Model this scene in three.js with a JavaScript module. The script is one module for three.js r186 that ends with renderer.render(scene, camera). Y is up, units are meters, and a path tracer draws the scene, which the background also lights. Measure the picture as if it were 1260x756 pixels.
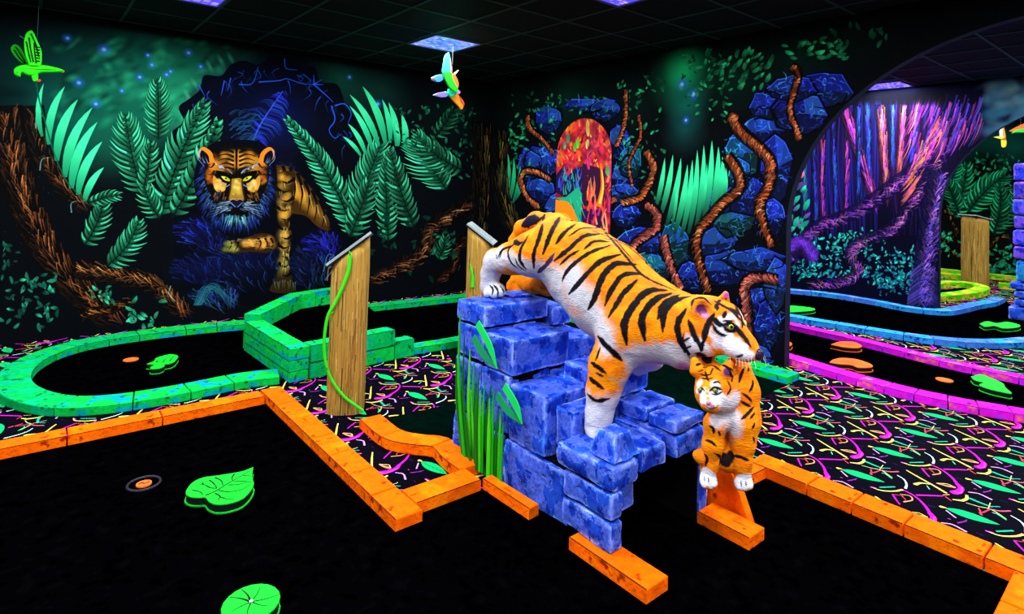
import * as THREE from 'three';
import { RectAreaLightUniformsLib } from 'three/addons/lights/RectAreaLightUniformsLib.js';
import { mergeGeometries, toCreasedNormals } from 'three/addons/utils/BufferGeometryUtils.js';

// ---------------------------------------------------------------- camera, light, exposure
const scene = new THREE.Scene();
scene.background = new THREE.Color(0x000000);
const renderer = new THREE.WebGLRenderer();
renderer.toneMapping = THREE.LinearToneMapping;
renderer.toneMappingExposure = 2.0;
renderer.shadowMap.enabled = true;
const FOC = 720.043, CYP = 201.813, EYE = 1.55;           // focal length and optical centre in pixels, eye height in metres
const camera = new THREE.PerspectiveCamera(2 * Math.atan(378 / FOC) * 180 / Math.PI, 1260 / 756, 0.05, 60);
camera.position.set(0, EYE, 0);
camera.rotation.set(0.0292171931, -0.686196722, 0.0280112824, 'YXZ');
camera.setViewOffset(1260, 756, 0, 378 - CYP, 1260, 756);  // a shift lens: verticals stay upright
camera.updateMatrixWorld(true);
scene.add(camera);

RectAreaLightUniformsLib.init();
const LAMP_POWER = 48, LAMP_COLOR = new THREE.Color().setRGB(0.92, 0.91, 1.0);
const CEIL = 2.98, FARWALL = 9.15, LASTWALL = 14.6;
const lampSpots = [];
for (const x of [-1.8, 0.6, 3.0]) for (const z of [-5.5, -3.1, -0.7, 1.7]) lampSpots.push([x, z]);
for (const [x, z] of [[8.53, -3.22], [5.4, -0.7], [8.4, -0.7], [5.7, -3.2], [9.6, -3.1], [9.6, -0.7], [12.0, -4.3], [12.0, -0.7], [7.2, -4.9], [8.5, -5.6]]) lampSpots.push([x, z]);  // last two added unseen to brighten the grove mural, third-room ones for the parrots

// ---------------------------------------------------------------- helpers
let seed = 7;
const rnd = () => { seed = (seed * 1664525 + 1013904223) >>> 0; return seed / 4294967296; };
const reseed = (s) => { seed = s >>> 0; };
const rr = (a, b) => a + (b - a) * rnd();
const clamp = (v, a = 0, b = 1) => Math.min(b, Math.max(a, v));
const lerp = (a, b, t) => a + (b - a) * t;
const sstep = (a, b, v) => { const t = clamp((v - a) / (b - a)); return t * t * (3 - 2 * t); };
const hash = (x, y, z) => { let h = (x * 374761393 + y * 668265263 + z * 2147483647) | 0; h = Math.imul(h ^ (h >>> 13), 1274126177); h ^= h >>> 16; return (h >>> 0) / 4294967296; };
function noise3(x, y, z) {
  const i = Math.floor(x), j = Math.floor(y), k = Math.floor(z); let u = x - i, v = y - j, w = z - k;
  u = u * u * (3 - 2 * u); v = v * v * (3 - 2 * v); w = w * w * (3 - 2 * w);
  const h = (a, b, c) => hash(i + a, j + b, k + c);
  return lerp(lerp(lerp(h(0, 0, 0), h(1, 0, 0), u), lerp(h(0, 1, 0), h(1, 1, 0), u), v), lerp(lerp(h(0, 0, 1), h(1, 0, 1), u), lerp(h(0, 1, 1), h(1, 1, 1), u), v), w) * 2 - 1;
}
const fbm = (x, y, z, o = 4) => { let s = 0, a = 0.5, f = 1; for (let i = 0; i < o; i++) { s += a * noise3(x * f, y * f, z * f + i * 7.3); a *= 0.5; f *= 2.03; } return s; };
// tileable 2-D value noise with period P cells
function tnoise(x, y, P, s) {
  const i = Math.floor(x), j = Math.floor(y); let u = x - i, v = y - j; u = u * u * (3 - 2 * u); v = v * v * (3 - 2 * v);
  const h = (a, b) => hash(((i + a) % P + P) % P, ((j + b) % P + P) % P, s);
  return lerp(lerp(h(0, 0), h(1, 0), u), lerp(h(0, 1), h(1, 1), u), v);
}
const tfbm = (u, v, P, s, o = 4) => { let t = 0, a = 0.5, p = P; for (let i = 0; i < o; i++) { t += a * tnoise(u * p, v * p, p, s + i * 17); a *= 0.5; p *= 2; } return t / (1 - Math.pow(0.5, o)); };

// photo pixel -> direction -> place on the floor (height h) or on a wall plane
const camM = new THREE.Matrix4().makeRotationFromEuler(camera.rotation);
const ray = (px, py) => new THREE.Vector3((px - 630) / FOC, -(py - CYP) / FOC, -1).applyMatrix4(camM);
const onFloor = (px, py, h = 0) => { const d = ray(px, py), t = (h - EYE) / d.y; return new THREE.Vector3(d.x * t, h, d.z * t); };
const onX = (px, py, X) => { const d = ray(px, py), t = X / d.x; return new THREE.Vector3(X, EYE + d.y * t, d.z * t); };
const onZ = (px, py, Z) => { const d = ray(px, py), t = Z / d.z; return new THREE.Vector3(d.x * t, EYE + d.y * t, Z); };

const used = {};
const numbered = (n) => { const k = used[n] = (used[n] ?? -1) + 1; return k ? n + '_' + String(k).padStart(3, '0') : n; };
function tag(o, label, category, group) { o.userData.label = label; o.userData.category = category; if (group) o.userData.group = group; return o; }
function thing(name, label, category, pos = [0, 0, 0], turn = 0, group) {
  const g = new THREE.Group(); g.name = numbered(name); g.position.set(...pos); g.rotation.y = turn; scene.add(g); return tag(g, label, category, group);
}
function mesh(name, geo, mat, parent, pos) {
  const m = new THREE.Mesh(geo, mat); m.name = name; m.castShadow = m.receiveShadow = true; if (pos) m.position.set(...pos);
  if (parent) parent.add(m); return m;
}
function struct(name, geo, mat, pos) { const m = mesh(name, geo, mat, scene, pos); m.userData.kind = 'structure'; return m; }
const V3 = (x, y, z) => new THREE.Vector3(x, y, z);
const lin = (r, g, b) => new THREE.Color().setRGB(r, g, b);
const std = (o) => new THREE.MeshPhysicalMaterial({ roughness: 0.85, specularIntensity: 0.3, ...o });

function dataTex(n, f, srgb = true) {
  const d = new Uint8Array(n * n * 4);
  for (let j = 0; j < n; j++) for (let i = 0; i < n; i++) { const c = f((i + 0.5) / n, (j + 0.5) / n), o = (j * n + i) * 4; d[o] = clamp(c[0], 0, 255); d[o + 1] = clamp(c[1], 0, 255); d[o + 2] = clamp(c[2], 0, 255); d[o + 3] = 255; }
  const t = new THREE.DataTexture(d, n, n); t.wrapS = t.wrapT = THREE.RepeatWrapping; t.magFilter = THREE.LinearFilter; t.minFilter = THREE.LinearMipmapLinearFilter; t.generateMipmaps = true;
  if (srgb) t.colorSpace = THREE.SRGBColorSpace; t.needsUpdate = true; return t;
}
const mixc = (a, b, t) => [lerp(a[0], b[0], t), lerp(a[1], b[1], t), lerp(a[2], b[2], t)];
function makeCanvas(w, h) { const c = document.createElement('canvas'); c.width = w; c.height = h; return c; }
function canvasTex(c, repeat = false) { const t = new THREE.CanvasTexture(c); t.colorSpace = THREE.SRGBColorSpace; t.wrapS = t.wrapT = repeat ? THREE.RepeatWrapping : THREE.ClampToEdgeWrapping; return t; }

// shared relief for painted stone
const stoneBump = dataTex(256, (u, v) => { const a = tfbm(u, v, 8, 3, 5), b = tfbm(u, v, 32, 11, 2); const g = 255 * clamp(a * 0.75 + b * 0.35 - (tnoise(u * 48, v * 48, 48, 5) > 0.93 ? 0.35 : 0)); return [g, g, g]; }, false);
// painted kerb stone: main colour, patch colour, dark speckle; one tile is half a metre
function stonePaint(main, patch, amount, dark, s) {
  const map = dataTex(256, (u, v) => {
    const a = tfbm(u, v, 5, s, 4), b = tfbm(u, v, 20, s + 40, 3);
    let c = mixc(main, patch, sstep(1 - amount, 1 - amount + 0.18, a));
    c = c.map((q) => q * lerp(0.86, 1.08, b));
    const k = tfbm(u, v, 12, s + 90, 4); if (k > 0.7) c = mixc(c, dark, clamp((k - 0.7) * 9));
    return c;
  });
  map.repeat.set(2, 2); const bump = stoneBump.clone(); bump.repeat.set(2.5, 2.5);
  return std({ map, bumpMap: bump, bumpScale: 0.006, roughness: 0.85, specularIntensity: 0.08 });
}
const M = {
  orange: stonePaint([255, 104, 0], [255, 122, 0], 0.45, [150, 40, 0], 1),
  orangeB: stonePaint([255, 100, 0], [255, 114, 0], 0.45, [150, 40, 0], 2),
  green: stonePaint([2, 176, 78], [0, 176, 116], 0.5, [2, 80, 40], 3),
  greenB: stonePaint([6, 184, 66], [0, 150, 165], 0.44, [2, 70, 50], 4),
  blue: stonePaint([56, 120, 220], [110, 140, 240], 0.5, [16, 40, 150], 5),
  blueB: stonePaint([40, 150, 235], [150, 140, 255], 0.45, [16, 40, 140], 6),
  magenta: stonePaint([208, 20, 206], [180, 30, 220], 0.5, [90, 0, 120], 7),
  magentaB: stonePaint([208, 24, 206], [225, 110, 120], 0.4, [90, 0, 110], 8),
  lime: stonePaint([90, 200, 14], [205, 200, 50], 0.5, [20, 100, 10], 9),
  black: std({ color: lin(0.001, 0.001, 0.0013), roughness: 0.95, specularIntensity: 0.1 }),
  ink: std({ color: lin(0.004, 0.004, 0.006), roughness: 0.9 }),
};

// kerb: a run of stones along a plan path [[x, z], ...]; every stone is a part
function offsetPath(pts, d) {
  return pts.map((p, i) => {
    const a = pts[Math.max(0, i - 1)], b = pts[Math.min(pts.length - 1, i + 1)];
    const t1 = [p[0] - a[0], p[1] - a[1]], t2 = [b[0] - p[0], b[1] - p[1]]; const n = (t) => { const l = Math.hypot(...t) || 1; return [t[0] / l, t[1] / l]; };
    let u = i === 0 ? n(t2) : n(t1), v = i === pts.length - 1 ? u : n(t2); if (i === 0) u = v;
    const nx = -(u[1] + v[1]) / 2, nz = (u[0] + v[0]) / 2, l2 = Math.max(0.25, nx * nx + nz * nz);
    return [p[0] + nx * d / l2, p[1] + nz * d / l2];
  });
}
function smooth(pts, n = 6) {
  const c = new THREE.CatmullRomCurve3(pts.map((p) => V3(p[0], 0, p[1])), false, 'centripetal'); return c.getPoints((pts.length - 1) * n).map((q) => [q.x, q.z]);
}
function cutPath(pts, s0, s1) {                     // piece of a path between two lengths
  const out = []; let s = 0; const at = (a, b, t) => [lerp(a[0], b[0], t), lerp(a[1], b[1], t)];
  for (let i = 0; i + 1 < pts.length; i++) {
    const l = Math.hypot(pts[i + 1][0] - pts[i][0], pts[i + 1][1] - pts[i][1]); if (l < 1e-6) continue;
    if (s0 >= s && s0 < s + l) out.push(at(pts[i], pts[i + 1], (s0 - s) / l));
    if (s > s0 && s < s1 && (!out.length || Math.hypot(out.at(-1)[0] - pts[i][0], out.at(-1)[1] - pts[i][1]) > 0.004)) out.push(pts[i]);
    if (s1 > s && s1 <= s + l + 1e-9) { out.push(at(pts[i], pts[i + 1], Math.min(1, (s1 - s) / l))); break; }
    s += l;
  }
  return out;
}
const pathLen = (p) => p.reduce((s, q, i) => s + (i ? Math.hypot(q[0] - p[i - 1][0], q[1] - p[i - 1][1]) : 0), 0);
function slab(poly, h, bevel = 0.005) {              // plan polygon [[x, z]] to a bevelled block standing on y = 0
  const s = new THREE.Shape(poly.map(([x, z]) => new THREE.Vector2(x, -z)));
  const g = new THREE.ExtrudeGeometry(s, { depth: h - 2 * bevel, bevelEnabled: bevel > 0, bevelThickness: bevel, bevelSize: bevel, bevelOffset: -bevel, bevelSegments: 1, curveSegments: 6 });
  g.rotateX(-Math.PI / 2); g.translate(0, bevel, 0); return g;
}
function kerbRun(parent, origin, pts, { width = 0.14, h = 0.06, y0 = 0, stone = 0.32, mats = [M.orange], gap = 0.008, name = 'kerb_stone', inkSide = 0 }) {
  const L = pathLen(pts); let s = 0;
  while (s < L - 0.02) {
    let e = s + stone * rr(0.75, 1.3); if (L - e < stone * 0.45) e = L;
    const seg = cutPath(pts, s + gap / 2, Math.min(L, e - gap / 2)); s = e; if (seg.length < 2) continue;
    const a = offsetPath(seg, width / 2), b = offsetPath(seg, -width / 2).reverse();
    const hh = h * rr(0.985, 1.015);
    const poly = [...a, ...b].map(([x, z]) => [x - origin[0], z - origin[1]]);
    const g = slab(poly, hh, 0.004); g.translate(0, y0, 0);
    mesh(name, g, mats[Math.floor(rnd() * mats.length)], parent);
    if (inkSide) {                                    // hand-painted dark outline along the top arris
      const o = offsetPath(seg, inkSide * (width / 2 - 0.001)).map(([x, z]) => V3(x - origin[0], y0 + hh - 0.0015, z - origin[1]));
      mesh('outline', tube(o, 0.0022, 4), M.ink, parent);
    }
  }
}
function kerb(name, label, group, path, opt = {}) {
  const o = path[0]; const g = thing(name, label, 'kerb', [o[0], 0, o[1]], 0, group);
  kerbRun(g, o, path, opt); return g;
}
function tube(pts, r, seg = 6, closed = false, rEnd) {
  const c = new THREE.CatmullRomCurve3(pts, closed, 'centripetal'); const n = Math.max(2, (pts.length - 1) * 4);
  const g = new THREE.TubeGeometry(c, n, r, seg, closed);
  if (rEnd !== undefined) {
    const P = g.attributes.position, q = new THREE.Vector3();
    for (let i = 0; i <= n; i++) { c.getPointAt(i / n, q); const k = lerp(1, rEnd / r, i / n); for (let j = 0; j <= seg; j++) { const o = i * (seg + 1) + j; P.setXYZ(o, q.x + (P.getX(o) - q.x) * k, q.y + (P.getY(o) - q.y) * k, q.z + (P.getZ(o) - q.z) * k); } }
    g.computeVertexNormals();
  }
  return g;
}
const box = (x0, x1, y0, y1, z0, z1) => { const g = new THREE.BoxGeometry(x1 - x0, y1 - y0, z1 - z0); g.translate((x0 + x1) / 2, (y0 + y1) / 2, (z0 + z1) / 2); return g; };
// ---------------------------------------------------------------- the murals: brush work on canvas, in each wall's own layout
class Mural {
  constructor(w, h, W, H, toWall) {                  // canvas size, wall size in metres, photo pixel -> [metres along, metres up]
    this.c = makeCanvas(w, h); this.g = this.c.getContext('2d'); this.w = w; this.h = h; this.ppm = w / W; this.H = H; this.toWall = toWall;
    this.g.lineCap = 'round'; this.g.lineJoin = 'round';
  }
  P(x, y) { const [a, b] = this.toWall(x, y); return [a * this.ppm, this.h - b * this.ppm * (this.h / (this.H * this.ppm))]; }
  S(x, y) { const a = this.P(x - 1, y), b = this.P(x + 1, y), c = this.P(x, y - 1), d = this.P(x, y + 1); return (Math.hypot(a[0] - b[0], a[1] - b[1]) + Math.hypot(c[0] - d[0], c[1] - d[1])) / 4; }
  fill(col) { this.g.fillStyle = col; this.g.fillRect(0, 0, this.w, this.h); }
  blob(x, y, r, col, a = 1, ry = r, rot = 0) {        // soft airbrush spot
    const [cx, cy] = this.P(x, y), s = this.S(x, y), g = this.g; g.save(); g.translate(cx, cy); g.rotate(rot); g.scale(1, ry / r);
    const q = g.createRadialGradient(0, 0, 0, 0, 0, r * s); const [R, G, B] = hex(col);
    q.addColorStop(0, `rgba(${R},${G},${B},${a})`); q.addColorStop(0.45, `rgba(${R},${G},${B},${a * 0.55})`); q.addColorStop(1, `rgba(${R},${G},${B},0)`);
    g.fillStyle = q; g.fillRect(-r * s, -r * s, 2 * r * s, 2 * r * s); g.restore();
  }
  poly(pts, col, a = 1) { const g = this.g; g.globalAlpha = a; g.fillStyle = col; g.beginPath(); pts.forEach((p, i) => { const q = this.P(...p); i ? g.lineTo(...q) : g.moveTo(...q); }); g.closePath(); g.fill(); g.globalAlpha = 1; }
  soft(pts, col, a = 1) { const c = spline(pts.concat([pts[0]]), 6); this.poly(c, col, a); }
  stroke(pts, w0, w1, col, a = 1, col2) {             // a brush stroke that swells in the middle and tapers
    const c = pts.length > 2 ? spline(pts, 5) : pts, n = c.length, L = [], R = [], g = this.g;
    for (let i = 0; i < n; i++) {
      const p = this.P(...c[i]), q = this.P(...c[Math.min(n - 1, i + 1)]), o = this.P(...c[Math.max(0, i - 1)]);
      const dx = q[0] - o[0], dy = q[1] - o[1], l = Math.hypot(dx, dy) || 1, t = i / (n - 1), s = this.S(...c[i]);
      const w = lerp(w0, w1, t) * s * 0.5; L.push([p[0] - dy / l * w, p[1] + dx / l * w]); R.push([p[0] + dy / l * w, p[1] - dx / l * w]);
    }
    g.globalAlpha = a;
    if (col2) { const p = this.P(...c[0]), q = this.P(...c[n - 1]), lg = g.createLinearGradient(...p, q[0] + 0.01, q[1]); lg.addColorStop(0, col); lg.addColorStop(1, col2); g.fillStyle = lg; } else g.fillStyle = col;
    g.beginPath(); [...L, ...R.reverse()].forEach((p, i) => (i ? g.lineTo(...p) : g.moveTo(...p))); g.closePath(); g.fill(); g.globalAlpha = 1;
  }
  blade(x0, y0, x1, y1, w, col, col2, bend = 0) {     // leaf blade: pointed at both ends
    const dx = x1 - x0, dy = y1 - y0, nx = -dy, ny = dx; const pts = [];
    for (let i = 0; i <= 8; i++) { const t = i / 8, b = bend * t * (1 - t) * 4 * 0.25; pts.push([x0 + dx * t + nx * b, y0 + dy * t + ny * b]); }
    const g = this.g, L = [], R = [];
    pts.forEach((p, i) => { const t = i / 8, q = pts[Math.min(8, i + 1)], o = pts[Math.max(0, i - 1)], l = Math.hypot(q[0] - o[0], q[1] - o[1]) || 1, ww = w * 0.5 * Math.pow(Math.sin(Math.PI * Math.min(1, 0.12 + t * 0.88)), 0.8); L.push([p[0] - (q[1] - o[1]) / l * ww, p[1] + (q[0] - o[0]) / l * ww]); R.push([p[0] + (q[1] - o[1]) / l * ww, p[1] - (q[0] - o[0]) / l * ww]); });
    const a = this.P(x0, y0), b = this.P(x1, y1), lg = g.createLinearGradient(...a, ...b); lg.addColorStop(0, col); lg.addColorStop(0.6, col2); lg.addColorStop(1, col2); g.fillStyle = lg;
    g.beginPath(); [...L, ...R.reverse()].forEach((p, i) => { const q = this.P(...p); i ? g.lineTo(...q) : g.moveTo(...q); }); g.closePath(); g.fill();
  }
  fern(x0, y0, x1, y1, W, n, bend = 0, tone = 1, cols = ['#0b6a44', '#48ffac']) {   // frond from its stalk to its tip
    n = Math.round(n * .74); const dx = x1 - x0, dy = y1 - y0, len = Math.hypot(dx, dy), at = (t) => [x0 + dx * t - dy * bend * t * (1 - t), y0 + dy * t + dx * bend * t * (1 - t)];
    for (const sd of [-1, 1]) for (let i = 0; i < n; i++) {
      const t = 0.06 + 0.92 * i / n, p = at(t), q = at(Math.min(1, t + 0.03)), a0 = Math.atan2(q[1] - p[1], q[0] - p[0]);
      const l = W * Math.pow(Math.sin(Math.PI * clamp(0.16 + t * 0.8)), 0.75) * rr(0.9, 1.1), a = a0 + sd * lerp(1.2, 0.55, t) * rr(.9, 1.08);
      const m = [p[0] + Math.cos(a) * l * 0.55, p[1] + Math.sin(a) * l * 0.55], e = [m[0] + Math.cos(a - sd * 0.45) * l * 0.5, m[1] + Math.sin(a - sd * 0.45) * l * 0.5 + l * 0.1];
      const k = rr(0.6, 1.12) * tone; this.stroke([p, m, e], len / n * 1.25, 0.6, '#01100a', .75); this.stroke([p, m, e], len / n * .82, 0.25, mul(cols[0], k * .7), 1, mul(cols[1], k)); if (rnd() < .5) this.stroke([[lerp(p[0], m[0], .4), lerp(p[1], m[1], .4)], m, [lerp(m[0], e[0], .6), lerp(m[1], e[1], .6)]], len / n * .3, .2, mul(cols[1], k * 1.25), .7);
    }
    this.stroke([at(0), at(0.5), at(1)], 1.8, 0.4, '#04160f', 0.9);
  }
  bark(path, w, cols, n, dark = '#080402', along = 0.9, len = 0) {   // root or trunk: dark body, many hair strokes bent along it
    const c = spline(path, 10), N = c.length; this.stroke(path, w * 1.1, w * 0.75, dark, 0.85);
    for (let i = 0; i < n; i++) {
      const t = rnd() * (N - 1), k = Math.min(N - 2, Math.floor(t)), c0 = c[k], q = c[k + 1], p = [lerp(c0[0], q[0], t - k), lerp(c0[1], q[1], t - k)], a = Math.atan2(q[1] - c0[1], q[0] - c0[0]), o = rr(-0.5, 0.5), x = p[0] - Math.sin(a) * o * w, y = p[1] + Math.cos(a) * o * w;
      const l = len ? len * rr(.5, 1.4) : Math.min(16, w * rr(0.3, 0.7)), b = a + along * (o < 0 ? 1 : -1) * rr(0.25, 1.1), lit = clamp(1.15 - Math.abs(o + 0.15) * 2.3);
      this.stroke([[x, y], [x + Math.cos(b) * l * 0.5, y + Math.sin(b) * l * 0.5], [x + Math.cos(b * 0.8 + a * 0.2) * l, y + Math.sin(b * 0.8 + a * 0.2) * l]], rr(0.7, 1.7), 0.2, mul(cols[Math.floor(rnd() * cols.length)], 0.2 + 0.95 * lit * rr(.5, 1.1)), rr(0.3, 0.9));
    }
  }
  vine(path, w, cols, n) {                            // knobbly root: dark body, bright ribs hooked across it
    this.stroke(path, w * 1.7, w * 1.4, '#030202', 0.9); this.stroke(path, w * .9, w * .6, mul(cols[3], .45), .9); const c = spline(path, 14), N = c.length;
    for (let i = 0; i < n * 1.6; i++) { const t = rnd() * (N - 2), k = Math.floor(t), p = [lerp(c[k][0], c[k + 1][0], t - k), lerp(c[k][1], c[k + 1][1], t - k)], a = Math.atan2(c[k + 1][1] - c[k][1], c[k + 1][0] - c[k][0]), o = rr(-.55, .25) * w, l = w * rr(.35, .8), x = p[0] - Math.sin(a) * o, y = p[1] + Math.cos(a) * o; this.stroke([[x, y], [x - Math.sin(a) * l * .5 + Math.cos(a) * l * .25, y + Math.cos(a) * l * .5 + Math.sin(a) * l * .25], [x - Math.sin(a) * l * .7 + Math.cos(a) * l * .7, y + Math.cos(a) * l * .7 + Math.sin(a) * l * .7]], rr(.9, 2), .3, mul(cols[Math.floor(rnd() * cols.length)], rr(.45, 1.15) * (o < -.1 * w ? 1 : .55)), rr(.6, 1)); }
  }
  rock(cx, cy, rx, ry, cols, n) {                     // one boulder: facets, rim light and scribbled contours
    const k = 8, pts = []; for (let i = 0; i < k; i++) { const a = i / k * 6.283 + rr(-.25, .25), r = rr(.8, 1.1); pts.push([cx + Math.cos(a) * rx * r, cy + Math.sin(a) * ry * r]); }
    const pick = () => cols[Math.floor(rnd() * cols.length)];
    this.poly(pts.map(([x, y]) => [cx + (x - cx) * 1.12, cy + (y - cy) * 1.12]), '#010208', .95); this.poly(pts, mul(pick(), .2)); this.poly([pts[4], pts[5], pts[6], pts[7], [cx + rr(-.2, .2) * rx, cy + rr(-.1, .3) * ry]], mul(pick(), .5), .9); this.poly([pts[6], pts[7], pts[0], [cx + rr(-.2, .3) * rx, cy]], mul(pick(), .75), .6);
    for (let i = 4; i < 8; i++) { const a = pts[i], b = pts[(i + 1) % k]; this.stroke([a, [(a[0] + b[0]) / 2 + rr(-1, 1), (a[1] + b[1]) / 2 + rr(-1, 1)], b], 1.4, .7, mul(pick(), rr(.8, 1.25)), .9); }
    for (let i = 0; i < n; i++) {
      const a = rnd() * 6.283, r = Math.sqrt(rnd()) * .85; let x = cx + Math.cos(a) * rx * r, y = cy + Math.sin(a) * ry * r, b = rnd() * 6.28; const q = [[x, y]]; for (let j = 0; j < 4; j++) { b += rr(-1.1, 1.1); x += Math.cos(b) * rr(1.2, 3.2); y += Math.sin(b) * rr(1.2, 3.2); q.push([x, y]); }
      this.stroke(q, rr(.8, 1.7), .4, mul(pick(), rr(.45, 1.2) * (1.15 - .5 * (y - cy) / ry)), rr(.5, .95));
    }
  }
  leaves(cx, cy, rx, ry, n, cols, l0 = 4, l1 = 9, ang = null) {
    for (let i = 0; i < n; i++) { const x = cx + rr(-1, 1) * rx, y = cy + rr(-1, 1) * ry, a = ang ? rr(...ang) : rnd() * 6.28, l = rr(l0, l1); this.blade(x, y, x + Math.cos(a) * l, y + Math.sin(a) * l, l * 0.42, mul(cols[Math.floor(rnd() * cols.length)], rr(0.35, 0.7)), mul(cols[Math.floor(rnd() * cols.length)], rr(0.6, 1.1)), rr(-0.6, 0.6)); }
  }
  spatter(n, x0, x1, y0, y1, cols, r = 0.6) { for (let i = 0; i < n; i++) this.blob(rr(x0, x1), rr(y0, y1), r * rr(0.6, 1.8), cols[Math.floor(rnd() * cols.length)], rr(0.3, 0.9)); }
}
const hex = (s) => [1, 3, 5].map((i) => parseInt(s.slice(i, i + 2), 16));
const mul = (s, k) => '#' + hex(s).map((v) => Math.round(clamp(v * k, 0, 255)).toString(16).padStart(2, '0')).join('');
function spline(pts, n) { if (pts.length < 3) return pts; const c = new THREE.CatmullRomCurve3(pts.map((p) => V3(p[0], p[1], 0)), false, 'centripetal'); return c.getPoints((pts.length - 1) * n).map((q) => [q.x, q.y]); }

const BACKZ = -6.74, RIGHTX = 5.1;
function paintTigerMural() {
  reseed(101);
  const m = new Mural(2048, 1052, 5.8, CEIL, (x, y) => { const p = onZ(x, y, BACKZ); return [p.x + 0.7, p.y]; });
  m.fill('#02060a');
  // night sky haze
  for (const [x, y, r, c, a] of [[60, 110, 110, '#06463c', .8], [150, 100, 110, '#0a6650', .85], [215, 120, 90, '#108058', .85], [255, 85, 60, '#0c7046', .7], [300, 70, 40, '#0a5a38', .6], [190, 75, 70, '#0a6048', .6], [120, 150, 80, '#0a6a4c', .7], [230, 110, 40, '#2ac07a', .5], [215, 135, 40, '#24b876', .5], [420, 95, 55, '#0b5c44', .7], [470, 110, 50, '#073a2c', .8], [40, 70, 60, '#04302c', .6], [140, 180, 60, '#0a5a40', .6], [560, 130, 60, '#04241a', .7]]) m.blob(x, y, r, c, a);
  for (let i = 0; i < 150; i++) { const x = rr(70, 300), y = rr(45, 150); m.blob(x, y, rr(6, 18), rnd() < .55 ? '#34d88c' : '#021410', rr(.15, .45), rr(4, 9), rr(-1, -.3)); }
  for (const [x, y] of [[258, 82], [272, 75], [284, 72], [240, 104], [231, 118]]) m.blob(x, y, 11, '#5ff0aa', .5, 4, 1.05);
  for (const [x, y, r] of [[83, 47, 8], [128, 61, 10], [182, 68, 6], [187, 80, 6], [97, 102, 9], [232, 65, 7], [205, 92, 6], [118, 128, 8], [210, 88, 5], [150, 112, 5], [247, 82, 6], [430, 95, 5], [465, 128, 7], [172, 95, 7]]) { m.blob(x, y, r, '#2a6cff', .75); m.blob(x, y, r * .4, '#8ecbff', .9); }
  // black band under the ceiling
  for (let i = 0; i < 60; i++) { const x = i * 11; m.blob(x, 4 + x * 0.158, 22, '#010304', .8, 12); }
  // cave mouth
  const bumps = []; for (let i = 0; i <= 22; i++) { const t = i / 22, a = Math.PI * (1.02 - 1.08 * t), k = 1 + 0.06 * Math.sin(i * 2.4); bumps.push([328 + Math.cos(a) * 112 * k, 172 - Math.sin(a) * 98 * k]); }
  m.soft([...bumps, [440, 300], [400, 360], [230, 360], [214, 250]], '#01030a');
  m.blob(330, 130, 110, '#050c30', .8, 80); m.blob(345, 150, 50, '#0a1660', .5);
  for (let i = 0; i < 46; i++) { const t = rnd(), a = Math.PI * (1.0 - 1.04 * t), x = 328 + Math.cos(a) * rr(88, 108), y = 172 - Math.sin(a) * rr(72, 92); m.stroke([[x, y], [x + rr(-8, 8), y + rr(3, 9)], [x + rr(-9, 12), y + rr(10, 20)]], 1.4, .2, mul('#2c62ff', rr(.4, 1)), rr(.4, .9)); }
  for (const s of [[[318, 101], [345, 99], [352, 97], [372, 103], [386, 104]], [[386, 104], [386, 92]], [[386, 104], [396, 98]], [[386, 104], [402, 118], [410, 126]], [[386, 104], [398, 104]], [[294, 104], [310, 103], [318, 82]], [[408, 130], [412, 148], [405, 160], [412, 170], [420, 165]], [[412, 130], [424, 128], [432, 140], [428, 152]], [[350, 72], [352, 84], [366, 86]], [[276, 100], [272, 118]], [[284, 96], [280, 112]], [[244, 104], [252, 118]]]) m.stroke(s, 1.6, .5, '#2460ff', .85);
  // big blue feather leaf
  for (let i = 0; i < 90; i++) { const t = rnd(), x = lerp(306, 348, t) + rr(-3, 3), y = lerp(186, 112, Math.pow(t, .8)), l = 24 * Math.sin(Math.PI * clamp(.1 + t * .85)), s = rnd() < .55 ? 1 : -1, a = -1.05 + s * 1.2; m.stroke([[x, y], [x + Math.cos(a) * l * .6, y + Math.sin(a) * l * .6 + 3], [x + Math.cos(a + s * .3) * l, y + Math.sin(a + s * .3) * l + 5]], rr(1, 2.6), .2, mul(rnd() < .6 ? '#2a3cff' : '#2b63e0', rr(.3, 1)), .8); }
  m.stroke([[304, 196], [318, 158], [348, 112]], 2.4, 1, '#3c5cff', .8); m.stroke([[318, 165], [330, 185], [336, 196]], 5, 1, '#1a2cc0', .8);
  for (let i = 0; i < 60; i++) { const x = rr(280, 312), y = rr(140, 182); m.stroke([[x, y], [x + 8, y - 5], [x + 16, y - 4]], 1.8, .3, mul('#1f6fb0', rr(.3, .9)), .7); }
  // left tree and its roots
  m.bark([[2, 130], [12, 190], [30, 250], [58, 310], [92, 352], [140, 392]], 42, ['#e07a34', '#b85a20', '#ffa050', '#7a4018'], 420, '#060302', .5);
  m.bark([[38, 130], [50, 190], [70, 220], [100, 250]], 26, ['#a85a24', '#5a3a18', '#d07a3a'], 150, '#050302', .5);
  m.bark([[92, 330], [140, 338], [190, 352], [226, 384]], 26, ['#e08038', '#b85a20', '#f0a050'], 220, '#060302', .8);
  m.bark([[98, 388], [130, 382], [160, 372]], 16, ['#f09038', '#b86420'], 70, '#060302', .7);
  for (const s of [[[44, 158], [46, 140], [56, 146]], [[49, 210], [52, 196], [62, 194]], [[88, 262], [88, 250], [98, 247]], [[8, 300], [4, 310]], [[210, 352], [208, 362], [220, 374]], [[24, 44], [34, 50]]]) m.stroke(s, 1.4, .4, '#7ac8c0', .7);
  m.spatter(60, 0, 60, 150, 330, ['#8a5a2a', '#c89060', '#3a6a5a'], .5);
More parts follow.
